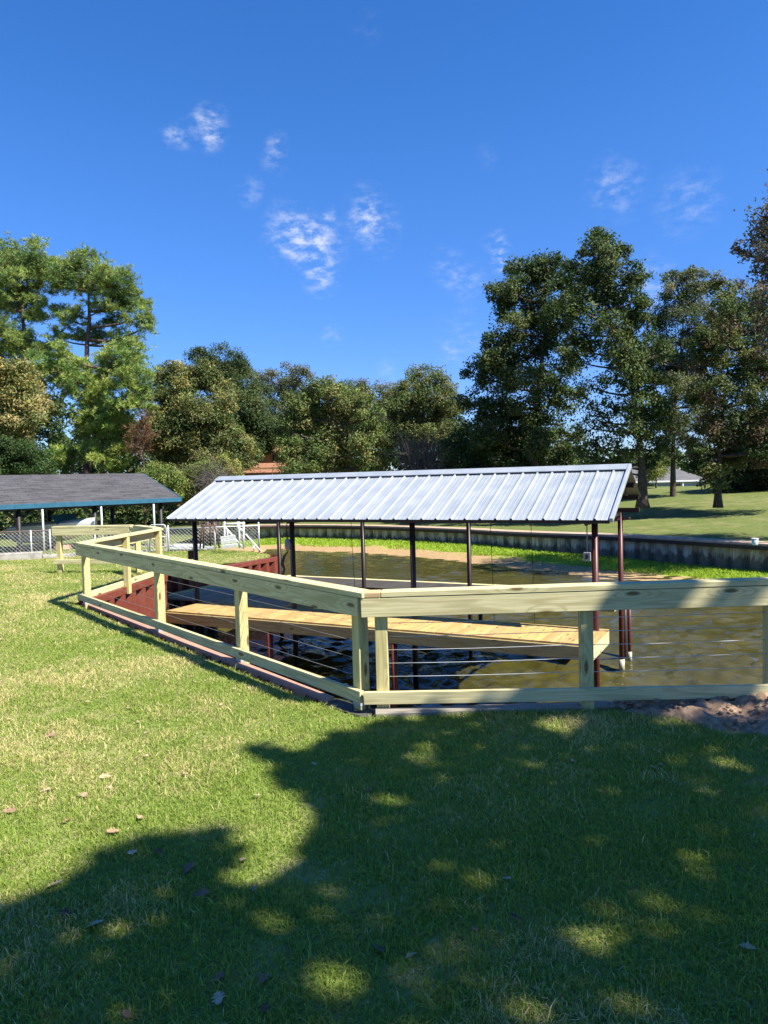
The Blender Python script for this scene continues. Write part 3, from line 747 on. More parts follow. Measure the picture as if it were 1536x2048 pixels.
# bucket on the wall cap
bp = on_z(1510, 1090, Z_FAR + 0.02)
bk = thing('bucket', 'pale teal plastic bucket standing on the far wall cap', 'bucket', bp)
tube('body', [bp, bp + Vector((0, 0, 0.02)), bp + Vector((0, 0, 0.2))], [0.085, 0.09, 0.105], PLASTIC, bk, 16)
tube('rim', [bp + Vector((0, 0, 0.2)), bp + Vector((0, 0, 0.225))], [0.115, 0.115], WHITE, bk, 16)

# ------------------------------------------------------------------ left side: chain link fence, gate, kerb, boat shelter
def pipe_bm(bm, a, b, r, seg=6): add_tube(bm, [a, b], r, seg)
CLA, CLB, CLC = on_z(-150, 1128, -0.40), on_z(296, 1106, -0.44), on_z(520, 1097.5, -0.46)
clf = thing('chain_link_fence', 'low galvanised chain link fence on slim pipe posts beyond the railing', 'fence', CLB)
def chain(A, B, h, parent, off=0.0, cell=0.11):
    d = (B - A); L = d.length; d = d.normalized(); n = Vector((-d.y, d.x, 0)); m = int(L / cell); k = int(h / cell * 2) or 1
    bm = bmesh.new()
    for i in range(-int(h / cell), m + 1):
        for sg in (-1, 1):
            x0, x1 = i * cell, i * cell + h
            z0, z1 = 0.0, h
            if x0 < 0: z0 = -x0; x0 = 0
            if x1 > L: z1 = h - (x1 - L); x1 = L
            if x1 - x0 < 0.02: continue
            if sg > 0: p, q = A + d * x0 + Vector((0, 0, z0)), A + d * x1 + Vector((0, 0, z1))
            else: p, q = A + d * x0 + Vector((0, 0, h - z0)), A + d * x1 + Vector((0, 0, h - z1))
            o = n * (0.003 * sg + off); add_tube(bm, [p + o, q + o], 0.0042, 3, False)
    return from_bm('wire_mesh', bm, GPIPE, parent)
HC = 0.80
UPZ = Vector((0, 0, 1))
chain(CLA + UPZ * 0.02, CLB + UPZ * 0.02, HC, clf); 
G0 = CLB; G1 = on_z(337, 1105, -0.45)
chain(G1 + UPZ * 0.02, CLC + UPZ * 0.02, HC - 0.08, clf)
for A, B, h in ((CLA, CLB, HC), (G1, CLC, HC - 0.08)):
    tube('top_bar', [A + UPZ * (h + 0.02), B + UPZ * (h + 0.02)], 0.019, plain('rusty_pipe', (0.22, 0.15, 0.12), 0.6, 0.4, 8) if A is CLA else GPIPE, clf)
for u, s in ((-60, 0), (62, 0), (100, 0), (190, 0), (296, 0), (337, 1), (430, 1), (518, 1)):
    A, B = (CLA, CLB) if s == 0 else (G1, CLC)
    r_ = ray(u, 1080); v2 = Vector((r_.x, r_.y)); d = (B - A).to_2d(); det = d.x * (-v2.y) + v2.x * d.y; o2 = -A.to_2d()
    t = (o2.x * (-v2.y) + v2.x * o2.y) / det; p = A.lerp(B, t)
    tube('post', [p - UPZ * 0.1, p + UPZ * (HC + 0.05)], 0.025, GPIPE, clf)
gate = thing('chain_link_gate', 'narrow chain link gate in a rounded pipe frame at the fence corner', 'gate', G0)
gA, gB = G0.lerp(G1, 0.1), G0.lerp(G1, 0.93); gd = (gB - gA)
fr = [gA + UPZ * 0.06, gA + UPZ * 0.74]
fr += [gA + gd * (0.02 + 0.13 * (1 - math.cos(a_))) + UPZ * (0.74 + 0.13 * math.sin(a_)) for a_ in (0.4, 0.9, 1.57)]
fr += [gB - gd * (0.02 + 0.13 * (1 - math.cos(a_))) + UPZ * (0.74 + 0.13 * math.sin(a_)) for a_ in (1.57, 0.9, 0.4)] + [gB + UPZ * 0.74, gB + UPZ * 0.06, gA + UPZ * 0.06]
tube('frame', fr, 0.02, GPIPE, gate, 8)
tube('middle_bar', [gA + UPZ * 0.5, gB + UPZ * 0.5], 0.014, GPIPE, gate, 6)
chain(gA + UPZ * 0.08, gB + UPZ * 0.08, 0.72, gate)
kb = thing('kerb', 'pale concrete kerb along the foot of the chain link fence', 'kerb', CLA)
n_ = Vector((0.05, 0.3, 0)); 
k0, k1, k2 = CLA + n_, on_z(72, 1117, -0.40) + n_, CLB + n_
board('block', k0 + UPZ * 0.05, k1 + UPZ * 0.05, 0.30, 0.26, CONC, kb, bevel=0.02)
board('block', k1 + UPZ * 0.0, k2 + UPZ * 0.0, 0.2, 0.16, CONC, kb, bevel=0.02)
board('block', G1 + n_ * 1.5, on_z(400, 1094, -0.46), 0.25, 0.2, CONC, kb, bevel=0.02)

def roof_quad(name, a, b, c, d, mat, parent, th=0.05):
    """a-b along the eave, d-c along the ridge; UV in metres"""
    a, b, c, d = map(Vector, (a, b, c, d)); ex = (b - a).normalized(); nrm_ = ex.cross(d - a).normalized(); sy = nrm_.cross(ex)
    if nrm_.z < 0: nrm_ = -nrm_
    V = [a, b, c, d] + [p - nrm_ * th for p in (a, b, c, d)]
    me = bpy.data.meshes.new(name); me.from_pydata([tuple(p) for p in V], [], [(0, 1, 2, 3), (7, 6, 5, 4), (0, 4, 5, 1), (1, 5, 6, 2), (2, 6, 7, 3), (3, 7, 4, 0)])
    uv = me.uv_layers.new(name='UVMap')
    for lp_ in me.loops:
        p = Vector(me.vertices[lp_.vertex_index].co) - a; uv.data[lp_.index].uv = (p.dot(ex), p.dot(sy))
    return link(name, me, mat, parent)
eR, eL = at(362, 996, 27.0), at(0, 1012, 22.5)
ea = (eR - eL); ea.z = 0; ea.normalize(); eL = eR - ea * 13.5; eL.z = eR.z = 1.165
en = Vector((-ea.y, ea.x, 0)); WR = 2.1; RISE = 0.95
bs = thing('boat_shelter', 'neighbouring boat shelter with dark shingle gable roof and teal fascia on black posts', 'boat shelter', eR - ea * 6)
rR, rL = eR + en * WR - ea * 0.3 + UPZ * RISE, eL + en * WR + UPZ * RISE
bR, bL = eR + en * 2 * WR, eL + en * 2 * WR
roof_quad('roof', eL, eR, rR, rL, SHING, bs); roof_quad('roof', bL, bR, rR + UPZ * 0.004, rL + UPZ * 0.004, SHING, bs)
board('fascia', eL - en * 0.015 - UPZ * 0.06, eR - en * 0.015 - UPZ * 0.06, 0.03, 0.15, TEAL, bs)
board('fascia', eR + ea * 0.02 - UPZ * 0.06, rR + ea * 0.02 - UPZ * 0.09, 0.03, 0.15, TEAL, bs)
for row, q in ((0, 0.25), (1, 2 * WR - 0.25)):
    for k in range(6):
        p = eR - ea * (0.7 + 2.45 * k) + en * q
        tube('post', [(p.x, p.y, -1.6), (p.x, p.y, 1.13)], 0.075, BLACK, bs, 10)
        if row == 0 and k < 5:
            for sg in (-1, 1):
                tube('brace', [(p.x, p.y, 0.62), tuple(p + ea * 0.55 * sg + UPZ * (1.1 - p.z))], 0.045, BLACK, bs, 6)
    board('beam', eL + en * q - UPZ * 0.12, eR + en * q - UPZ * 0.12, 0.1, 0.16, BLACK, bs)
for k in range(7):
    p = eR - ea * (0.4 + 2.0 * k); board('tie_beam', p + en * 0.2 - UPZ * 0.18, p + en * (2 * WR - 0.2) - UPZ * 0.18, 0.06, 0.12, BLACK, bs)
for k in range(5):
    p = eR - ea * (1.3 + 1.9 * k) - en * 0.35
    t_ = tube('lift_pipe', [(p.x, p.y, -0.6), (p.x, p.y, 1.0)], 0.035, GPIPE, bs, 8)
board('floor', eL + en * 0.6 - UPZ * 1.75, eR + en * 0.6 - UPZ * 1.75, 1.3, 0.08, OLDW, bs)
# boat hanging in the shelter
bo = at(112, 1080, 25.4); bt = thing('motor_boat', 'white motor boat with teal windscreen lifted under the dark shelter roof', 'boat', (bo.x, bo.y, -0.35))
ux = (ea * 0.35 - en * 0.94).normalized(); uy = Vector((-ux.y, ux.x, 0))
rows = []
for i in range(9):
    f = i / 8; w_ = 0.6 * (1 - f ** 2.6) + 0.02; sheer = 0.45 + 0.22 * f; keel = -0.12 + 0.5 * f ** 3; x = -1.6 + 3.4 * f
    rows.append([bo + ux * x + uy * (w_ * a_) + UPZ * z_ for a_, z_ in ((-1, sheer), (-1.02, sheer - 0.06), (-0.92, 0.16 + 0.1 * f), (-0.6, keel + 0.08), (0, keel), (0.6, keel + 0.08), (0.92, 0.16 + 0.1 * f), (1.02, sheer - 0.06), (1, sheer), (0.5, sheer + 0.08), (0, sheer + 0.1), (-0.5, sheer + 0.08), (-1, sheer))])
hull = sheet('hull', rows, WHITE, bt)
TEALG = plain('teal_glass', (0.04, 0.16, 0.2), 0.12, 0.1, 3, spec=0.7)
rows = [[bo + ux * (0.35 + 0.25 * s_) + uy * (0.55 * a_) * (1 - 0.15 * s_) + UPZ * (0.56 + 0.3 * (1 - s_)) for a_ in (-1, -0.5, 0, 0.5, 1)] for s_ in (1, 0, -0.08)]
sheet('windscreen', rows, TEALG, bt)
rows = [[bo + ux * x + uy * (0.745 * (1 - max(0, (x + 1.6) / 3.4) ** 2.6) * s_) + UPZ * z for x in (-1.55, -0.8, 0, 0.8, 1.3)] for z in (0.30, 0.22) for s_ in (-1,)]
sheet('stripe', rows, SALMON, bt)
for x in (-0.9, 0.8):
    board('bunk', bo + ux * x - uy * 0.8 - UPZ * 0.2, bo + ux * x + uy * 0.8 - UPZ * 0.2, 0.12, 0.14, SALMON, bt)

# white pipe landing, boards, gangway behind the corner of the bank
wr = thing('white_handrail', 'white painted pipe landing rail with sloping braces at the bank edge', 'handrail', on_z(485, 1097, -0.46))
def P_(u, v, Y=22.4): return at(u, v, Y)
for seg_ in (((449, 1094), (449, 1042)), ((479, 1096), (478, 1042)), ((487, 1098), (487, 1042)), ((475, 1060), (475, 1042)), ((448, 1048), (490, 1047)), ((477, 1056), (487, 1062))):
    tube('pipe', [P_(*seg_[0]), P_(*seg_[1])], 0.028, WHITE, wr, 8)
for seg_ in (((449, 1053), (488, 1098)), ((491, 1068), (522, 1103)), ((507, 1090), (508, 1101)), ((455, 1062), (455, 1074))):
    tube('brace', [P_(*seg_[0]), P_(*seg_[1])], 0.026, WHITE, wr, 8)
wp = thing('board_stack', 'stack of white painted boards leaning against the white handrail', 'boards', P_(457, 1097, 22.0))
for k, (v0, v1) in enumerate(((1073, 1080), (1081, 1089), (1090, 1097))):
    board('plank', P_(441 + k, v0 + 4, 22.0), P_(471 + k * 2, v0, 22.05), 0.03, 0.105, WHITE, wp, up=(0, -0.25, 1))
gw = thing('gangway', 'flat grey metal gangway lying behind the chain link fence', 'gangway', on_z(370, 1092, -0.46))
g0_, g1_ = on_z(340, 1096, -0.38), on_z(424, 1096, -0.42)
board('plate', g0_, g1_, 0.9, 0.04, plain('grey_plate', (0.30, 0.31, 0.31), 0.6, 0.3), gw)
board('kerb_rail', g0_ + Vector((0, -0.46, 0.05)), g1_ + Vector((0, -0.46, 0.05)), 0.05, 0.1, WHITE, gw)
board('kerb_rail', g0_ + Vector((0, 0.46, 0.05)), g1_ + Vector((-0.4, 0.46, 0.05)), 0.05, 0.1, WHITE, gw)
tr = thing('rusty_trestle', 'rusty steel trestle with splayed legs behind the chain link fence', 'trestle', on_z(415, 1094, -0.46))
for (a_, b_) in (((405, 1048), (400, 1097)), ((408, 1048), (407, 1097)), ((427, 1044), (439, 1096)), ((420, 1046), (421, 1092)), ((402, 1052), (430, 1052))):
    tube('leg' if a_[1] != b_[1] else 'top_bar', [P_(*a_, 22.9), P_(*b_, 22.9)], 0.028, plain('rust_brown', (0.10, 0.055, 0.035), 0.8, 0.4), tr, 6)

# ------------------------------------------------------------------ houses among the trees
def house(name, label, corners, zb, zw, wallm): pass
hx = at(1345, 985, 62)
hr = thing('house', 'pale blue single storey house with grey hip roof behind the right hand trees', 'house', (hx.x, hx.y, -0.2))
def box_part(name, cx, cy, z0, z1, sx, sy, mat, parent, rz=0.0):
    bm = bmesh.new(); add_box(bm, (-sx / 2, -sy / 2, 0), (sx / 2, sy / 2, z1 - z0), None, 0.01)
    return from_bm(name, bm, mat, parent, Matrix.Translation((cx, cy, z0)) @ Matrix.Rotation(rz, 4, 'Z'))
box_part('wall', hx.x - 1.0, hx.y + 3.0, -0.3, 0.86, 7.2, 6.0, BLUEGREY, hr)
def hip(name, cx, cy, z, sx, sy, rise, ridge, mat, parent):
    hx_, hy_ = sx / 2, sy / 2; A = Vector((cx - hx_, cy - hy_, z)); B = Vector((cx + hx_, cy - hy_, z)); C_ = Vector((cx + hx_, cy + hy_, z)); D_ = Vector((cx - hx_, cy + hy_, z))
    r0, r1 = Vector((cx - ridge / 2, cy, z + rise)), Vector((cx + ridge / 2, cy, z + rise))
    for k, (a_, b_, c_, d_) in enumerate(((A, B, r1, r0), (C_, D_, r0, r1))): roof_quad(name, a_, b_, c_, d_, mat, parent, 0.12)
    for (a_, b_, r_) in ((B, C_, r1), (D_, A, r0)): roof_quad(name, a_, b_, r_ + (b_ - a_).normalized() * 0.02, r_ - (b_ - a_).normalized() * 0.02, mat, parent, 0.12)
hip('roof', hx.x - 1.0, hx.y + 3.0, 0.86, 8.0, 6.8, 1.25, 3.6, SHING2, hr)
for k, ox in enumerate((-2.6, -0.9, 1.3)):
    wf = box_part('window', hx.x - 1.0 + ox, hx.y - 0.02, 0.05, 0.66, 0.75, 0.06, WHITE, hr); 
    box_part('pane', hx.x - 1.0 + ox, hx.y - 0.055, 0.10, 0.61, 0.62, 0.02, GLASS, wf)
box_part('porch_post', hx.x + 0.75, hx.y - 0.3, -0.3, 0.85, 0.12, 0.12, WHITE, hr)
box_part('eave_board', hx.x - 1.0, hx.y - 0.41, 0.74, 0.87, 8.0, 0.03, WHITE, hr)

h2 = at(537, 950, 56)
ho = thing('house', 'two storey ochre house with orange tiled roofs half hidden by trees', 'house', (h2.x, h2.y, -0.6), None)
box_part('wall', h2.x, h2.y + 2.5, -0.6, 2.75, 3.6, 5.0, OCHRE, ho)
box_part('wall', h2.x - 0.1, h2.y + 3.1, 2.75, 4.05, 2.9, 3.6, OCHRE, ho)
c_ = h2; roof_quad('roof', (c_.x - 2.3, c_.y - 0.6, 2.35), (c_.x + 2.3, c_.y - 0.6, 2.35), (c_.x + 2.0, c_.y + 1.29, 3.12), (c_.x - 2.0, c_.y + 1.29, 3.12), ORANGE_ROOF, ho, 0.12)
roof_quad('roof', (c_.x - 1.9, c_.y + 0.9, 3.95), (c_.x + 1.7, c_.y + 0.9, 3.95), (c_.x + 1.2, c_.y + 3.2, 5.0), (c_.x - 1.4, c_.y + 3.2, 5.0), ORANGE_ROOF, ho, 0.12)
roof_quad('roof', (c_.x + 1.7, c_.y + 5.5, 3.95), (c_.x - 1.9, c_.y + 5.5, 3.95), (c_.x - 1.4, c_.y + 3.22, 5.0), (c_.x + 1.2, c_.y + 3.22, 5.0), ORANGE_ROOF, ho, 0.12)
for ox in (-0.95, 0.45):
    f_ = box_part('window', h2.x + ox, h2.y + 1.27, 3.15, 3.85, 0.62, 0.1, FRAMEBROWN, ho); box_part('pane', h2.x + ox, h2.y + 1.21, 3.21, 3.79, 0.5, 0.02, GLASS, f_)
f_ = box_part('window', h2.x + 0.7, h2.y - 0.03, 0.7, 1.7, 1.2, 0.1, FRAMEBROWN, ho); box_part('pane', h2.x + 0.7, h2.y - 0.09, 0.77, 1.63, 1.06, 0.02, GLASS, f_)
h3 = at(362, 985, 44)
hs_ = thing('small_shed', 'small shed with orange gable roof just right of the dark shelter roof', 'shed', (h3.x, h3.y, -0.6))
box_part('wall', h3.x, h3.y + 1.5, -0.6, 1.35, 1.7, 2.6, OCHRE, hs_)
for sg in (-1, 1):
    a_, b_ = Vector((h3.x + sg * 1.1, h3.y - 0.1, 1.2)), Vector((h3.x + sg * 1.1, h3.y + 3.1, 1.2)); r0, r1 = Vector((h3.x + 0.004 * sg, h3.y - 0.1, 1.72)), Vector((h3.x + 0.004 * sg, h3.y + 3.1, 1.72))
    roof_quad('roof', a_, b_, r1, r0, ORANGE_ROOF, hs_, 0.08)

# ------------------------------------------------------------------ trees
def unit(n):
    v = rng.normal(size=(n, 3)); return v / np.linalg.norm(v, axis=1, keepdims=True)
def leaf_quads(C, A, Nn, L, W, fold=0.15):
    """rhombic leaves: centres C, long axes A, normals Nn"""
    S = np.cross(Nn, A); S /= np.linalg.norm(S, axis=1, keepdims=True) + 1e-9
    Nn = np.cross(A, S); n = len(C); L = np.broadcast_to(L, (n,))[:, None]; W = np.broadcast_to(W, (n,))[:, None]
    V = np.stack([C - A * L / 2, C + S * W / 2 + Nn * W * fold - A * L * 0.05, C + A * L / 2, C - S * W / 2 + Nn * W * fold - A * L * 0.05], 1)
    return V
class Crown:
    def __init__(s): s.V, s.C = [], []
    def add(s, V, c): s.V.append(V.reshape(-1, 3)); s.C.append(np.repeat(c, 4, 0))
    def build(s, parent, name='crown', mat=LEAF):
        V = np.concatenate(s.V); C_ = np.concatenate(s.C); Fc = np.arange(len(V)).reshape(-1, 4)
        o = np.array(WM[parent].translation) if parent is not None else np.zeros(3)
        me = arr_mesh(name, V - o, Fc, C_); return link(name, me, mat, parent, Matrix.Translation(Vector(o)))
def fill(cr, c, r, dens, L, W, pal, pine=False, squash=0.85, nsub=None, spread=1.0):
    """leafy clumps in a ball of radius r round c"""
    c = np.array(c); k = nsub or int(rng.integers(11, 17)); area = 0.55 * L * W
    n = int(dens * PI * r * r / area); per = max(6, n // k); subs = []
    d = unit(k); d[:, 2] = d[:, 2] * 0.9 + 0.12
    rad = r * spread * (0.35 + 0.62 * rng.random(k) ** 0.6); P0 = c + d * rad[:, None] * np.array([1, 1, squash])
    for i in range(k):
        rs = r * (0.30 + 0.22 * rng.random()); m = int(per * (0.5 + rng.random()))
        q = np.clip(rng.normal(size=(m, 3)), -1.7, 1.7) * np.array([0.56, 0.56, 0.40]) * rs
        out = q / (np.linalg.norm(q, axis=1, keepdims=True) + 1e-6)
        tone = pal[rng.integers(len(pal))] * (0.78 + 0.44 * rng.random())
        if pine:
            tuf = rng.normal(size=(max(2, m // 16), 3)) * np.array([0.55, 0.55, 0.34]) * rs
            ti = rng.integers(len(tuf), size=m); A = unit(m) + np.array([0, 0, 0.55]); A /= np.linalg.norm(A, axis=1, keepdims=True)
            C_ = P0[i] + tuf[ti] + A * L * 0.5; Nn = unit(m)
        else:
            C_ = P0[i] + q; A = unit(m) + np.array([0, 0, -0.25]); A /= np.linalg.norm(A, axis=1, keepdims=True)
            Nn = unit(m) * 0.55 + out * 0.75 + np.array([0, 0, 0.45])
        Nn /= np.linalg.norm(Nn, axis=1, keepdims=True)
        s_ = 0.7 + 0.6 * rng.random(m)
        col = tone[None, :] * (0.72 + 0.56 * rng.random((m, 1))) * (1 + 0.10 * rng.normal(size=(m, 3)))
        cr.add(leaf_quads(C_, A, Nn, L * s_, W * s_), np.clip(col, 0.004, 0.9)); subs.append(P0[i])
    return subs
def limb(bm, a, b, r0, r1, sag=0.08, n=5, seg=6):
    a, b = Vector(a), Vector(b); L = (b - a).length; pts_ = []
    side = Vector(unit(1)[0]) * L * 0.07
    for i in range(n + 1):
        t = i / n; p = a.lerp(b, t); p += side * math.sin(PI * t) + Vector((0, 0, -sag * L * math.sin(PI * t))); pts_.append(p)
    add_tube(bm, pts_, [r0 + (r1 - r0) * i / n for i in range(n + 1)], seg)
def tree(name, label, cat, Y, trunk, r0, blobs, dens, L, W, pal, bark=BARK, pine=False, zb=None, group=None, squash=0.85, twigs=3, spread=1.0, jit=0.8, trunkname='trunk'):
    """trunk: list of (u,v) points at depth Y (first = foot); blobs: (u,v,r_px[,dY])"""
    if not pine: L, W = L * 0.84, W * 0.84
    tp = [at(u, v, Y) for u, v in trunk]
    if zb is not None: tp[0].z = zb
    o = thing(name, label, cat, tp[0], group); cr = Crown(); bm = bmesh.new()
    bm2 = [p - tp[0] for p in tp]
    n = len(tp); rad = [r0 * 0.66 * (1 - 0.85 * (i / max(1, n - 1)) ** 0.7) for i in range(n)]
    tp2 = [tp[0] - UPZ * 0.3] + [tp[0] + UPZ * 0.15] + tp[1:]; rad = [rad[0] * 1.55, rad[0] * 1.12] + rad[1:]
    add_tube(bm, tp2, rad, 10); dense = spline(tp2, 6)
    for bl in blobs:
        u, v, rp = bl[:3]; dY = bl[3] if len(bl) > 3 else rng.uniform(-1, 1) * jit * 1.6
        if not pine: v += 0.40 * rp
        c = at(u, v, Y + dY); r = rp * (1.46 if pine else 1.75) * Y / F_PX; dn = dens * (1.05 if pine else 1.5) * (bl[4] if len(bl) > 4 else 1.0)
        subs = fill(cr, c, r, dn, L, W, pal, pine, squash, None, spread)
        cand = [(abs((p - c).length - 0) + max(0, p.z - (c.z - 0.3)) * 2.0, i) for i, p in enumerate(dense)]
        i = min(cand)[1]; st = dense[i]; ln = (c - st).length; ra = max(0.018, min(r0 * 0.42, 0.012 + 0.018 * ln + 0.02 * r))
        if ln > 0.2: limb(bm, st, c, ra, ra * 0.45, 0.03 if pine else 0.06)
        for sx in subs[:twigs]: limb(bm, c, sx, ra * 0.42, 0.008, 0.03, 3, 4)
    for v_ in bm.verts: v_.co -= tp[0]
    from_bm(trunkname, bm, bark, o, Matrix.Translation(tp[0])); cr.build(o)
    return o
def pal(*c): return [np.array(x, float) for x in c]
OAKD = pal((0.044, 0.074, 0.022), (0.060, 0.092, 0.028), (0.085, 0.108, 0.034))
OAKM = pal((0.090, 0.122, 0.036), (0.122, 0.146, 0.045), (0.165, 0.17, 0.06))
OAKY = pal((0.128, 0.165, 0.046), (0.165, 0.19, 0.06), (0.215, 0.21, 0.075), (0.09, 0.135, 0.04))
PINEG = pal((0.19, 0.255, 0.068), (0.25, 0.31, 0.085), (0.13, 0.20, 0.06))
PINEB = pal((0.22, 0.29, 0.068), (0.29, 0.35, 0.085), (0.15, 0.235, 0.06))
YEL = pal((0.28, 0.25, 0.08), (0.20, 0.20, 0.06), (0.36, 0.30, 0.12), (0.12, 0.14, 0.04))
GREYG = pal((0.09, 0.108, 0.052), (0.125, 0.138, 0.075), (0.17, 0.165, 0.10))
BRN = pal((0.12, 0.085, 0.05), (0.10, 0.095, 0.05), (0.16, 0.12, 0.085))
BUSH = pal((0.12, 0.17, 0.035), (0.17, 0.21, 0.05), (0.22, 0.24, 0.06))
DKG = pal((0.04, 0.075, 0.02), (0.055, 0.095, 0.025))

GND = -0.5
tree('pine_tree', 'tall pine with open rounded crown at the left edge', 'tree', 42, [(66, 990), (56, 760), (50, 690), (46, 640), (43, 590), (45, 540)], 0.34,
     [(13, 515, 34), (43, 512, 30), (67, 528, 28), (88, 545, 22), (20, 545, 34), (60, 556, 30), (92, 570, 22), (10, 595, 30), (35, 592, 22, 1), (55, 618, 26), (78, 622, 22), (5, 668, 28), (34, 690, 26), (66, 692, 24), (84, 706, 18), (-30, 530, 40), (-40, 600, 42), (-30, 680, 40), (20, 720, 26)],
     3.6, 0.24, 0.030, PINEG, BARKP, True, GND)
tree('pine_tree', 'tall pine with a wide fan of limbs right of the edge pine', 'tree', 42, [(172, 990), (173, 780), (174, 690), (179, 640), (177, 590), (182, 545)], 0.34,
     [(133, 540, 24), (160, 534, 26), (187, 540, 26), (217, 552, 25), (243, 566, 24), (125, 566, 22), (153, 566, 22, 1.5), (187, 570, 24, 1.5), (217, 580, 24), (247, 590, 24), (266, 608, 20), (207, 610, 20), (233, 617, 22), (133, 624, 20), (147, 642, 18), (280, 636, 20), (290, 654, 15), (234, 650, 20), (187, 668, 18), (213, 680, 20), (258, 680, 20), (143, 674, 18), (113, 674, 16)],
     3.6, 0.24, 0.030, PINEG, BARKP, True, GND)
tree('pine_tree', 'young bright green pine reaching down to the shelter roof', 'tree', 39, [(205, 990), (203, 860), (205, 790), (222, 720)], 0.22,
     [(220, 712, 26), (256, 712, 26), (268, 738, 26), (80, 738, 24), (113, 727, 26), (147, 735, 24), (187, 760, 30), (228, 760, 30), (263, 754, 28), (100, 760, 24), (143, 764, 26), (167, 786, 26), (207, 790, 28), (247, 792, 30), (278, 803, 24), (187, 823, 28), (228, 828, 30), (173, 840, 22), (203, 848, 26), (230, 864, 26), (190, 880, 22), (217, 896, 28), (240, 914, 22), (203, 926, 26), (183, 910, 18), (150, 905, 20), (133, 935, 18), (112, 914, 18), (118, 706, 18)],
     3.6, 0.23, 0.030, PINEB, BARKP, True, GND)
tree('broadleaf_tree', 'yellow leaved tree at the left edge below the pines', 'tree', 35, [(30, 990), (30, 880), (28, 800)], 0.16,
     [(12, 730, 24), (42, 745, 22), (17, 768, 28), (56, 772, 22), (72, 800, 17), (22, 806, 30), (50, 822, 22), (33, 838, 26), (64, 826, 15), (-25, 760, 34), (-30, 820, 34), (10, 845, 24)],
     2.4, 0.17, 0.085, YEL, BARK, False, GND)
tree('bush', 'dark green bush behind the left end of the shingle roof', 'bush', 33, [(30, 985), (32, 930), (30, 900)], 0.07,
     [(18, 912, 26), (53, 910, 24), (34, 890, 24), (68, 928, 20), (20, 936, 24), (-20, 910, 30), (50, 940, 22), (90, 938, 16)], 2.6, 0.13, 0.06, DKG, BARK, False, GND)
tree('vine_covered_tree', 'vine draped tree with yellowing leaves left of the ochre house', 'tree', 40, [(385, 1000), (388, 880), (380, 800), (378, 760)], 0.26,
     [(340, 740, 20), (363, 736, 20), (396, 736, 18), (412, 745, 16), (326, 758, 18), (360, 764, 24), (396, 762, 22), (424, 762, 18), (312, 774, 16), (442, 780, 18), (455, 796, 18), (326, 804, 22), (360, 804, 28), (400, 808, 28), (436, 818, 22), (332, 838, 24), (370, 842, 28), (410, 842, 28), (448, 846, 24), (343, 870, 26), (378, 876, 28), (418, 876, 28), (458, 882, 24), (486, 888, 18), (330, 900, 22), (360, 910, 26), (400, 908, 26), (436, 906, 24), (474, 914, 22), (495, 910, 16), (318, 890, 18)],
     2.2, 0.16, 0.085, OAKM + OAKM + YEL[:2], BARK, False, GND)
tree('oak_tree', 'dense dark evergreen oak rising behind the vine draped tree', 'tree', 52, [(470, 1000), (468, 850), (450, 770), (446, 730)], 0.34,
     [(440, 712, 22), (410, 716, 18), (462, 724, 20), (450, 744, 24), (486, 748, 20), (474, 776, 26), (504, 780, 22), (486, 810, 26), (520, 820, 24), (500, 846, 26), (536, 852, 22), (515, 872, 24), (545, 872, 20), (555, 840, 20), (470, 840, 24), (430, 760, 24), (565, 870, 16)],
     2.6, 0.17, 0.085, OAKD, BARK, False, GND)
tree('broadleaf_tree', 'thin crowned tree showing sky gaps behind the ochre house', 'tree', 60, [(575, 1000), (572, 850), (560, 770)], 0.3,
     [(528, 750, 18), (548, 758, 16), (587, 744, 20), (604, 750, 16), (555, 782, 20), (580, 780, 14), (600, 776, 16), (572, 808, 22), (600, 806, 22), (545, 812, 18)],
     1.3, 0.17, 0.09, GREYG, BARK, False, GND)
tree('oak_tree', 'broad olive green oak in the middle behind the metal roof', 'tree', 45, [(665, 1000), (664, 900), (662, 830), (664, 790)], 0.36,
     [(626, 775, 20), (660, 770, 20), (603, 790, 20), (638, 796, 22), (685, 790, 22), (714, 804, 20), (588, 818, 20), (622, 822, 22), (664, 820, 24), (706, 824, 22), (740, 828, 18), (582, 858, 20), (617, 852, 24), (659, 858, 24), (700, 858, 24), (738, 854, 18), (590, 894, 22), (646, 884, 24), (690, 894, 22), (728, 890, 20), (760, 884, 15), (590, 928, 24), (625, 922, 24), (664, 926, 24), (706, 930, 24), (742, 925, 20), (766, 914, 14), (576, 905, 14)],
     2.1, 0.17, 0.095, OAKY, BARK, False, GND, spread=0.95)
tree('broadleaf_tree', 'wispy topped tree just behind the broad olive oak', 'tree', 58, [(735, 1000), (735, 860), (730, 800)], 0.3,
     [(706, 772, 16), (738, 778, 16), (780, 780, 14), (760, 796, 18), (720, 796, 18), (690, 780, 14), (770, 820, 18)],
     1.6, 0.17, 0.09, GREYG + OAKM[:1], BARK, False, GND)
tree('oak_tree', 'olive oak with a knobbly top left of the tall dark oaks', 'tree', 50, [(845, 1000), (846, 880), (848, 800), (846, 760)], 0.34,
     [(844, 742, 18), (872, 757, 16), (893, 768, 14), (834, 766, 18), (897, 795, 16), (866, 788, 22), (830, 790, 22), (803, 780, 16), (795, 806, 20), (820, 822, 24), (859, 824, 24), (897, 824, 20), (790, 856, 20), (820, 860, 22), (860, 860, 24), (895, 858, 20), (800, 890, 20), (840, 896, 22), (880, 896, 22)],
     2.1, 0.17, 0.09, OAKM, BARK, False, GND)
tree('bush', 'dark green bush at the foot of the tall dark oaks', 'bush', 43, [(948, 1000), (948, 920), (950, 890)], 0.1,
     [(940, 872, 22), (965, 880, 24), (930, 905, 24), (960, 915, 26), (990, 910, 22), (915, 935, 20), (945, 945, 26), (985, 945, 26), (905, 880, 14)], 2.8, 0.15, 0.075, DKG, BARK, False, GND)
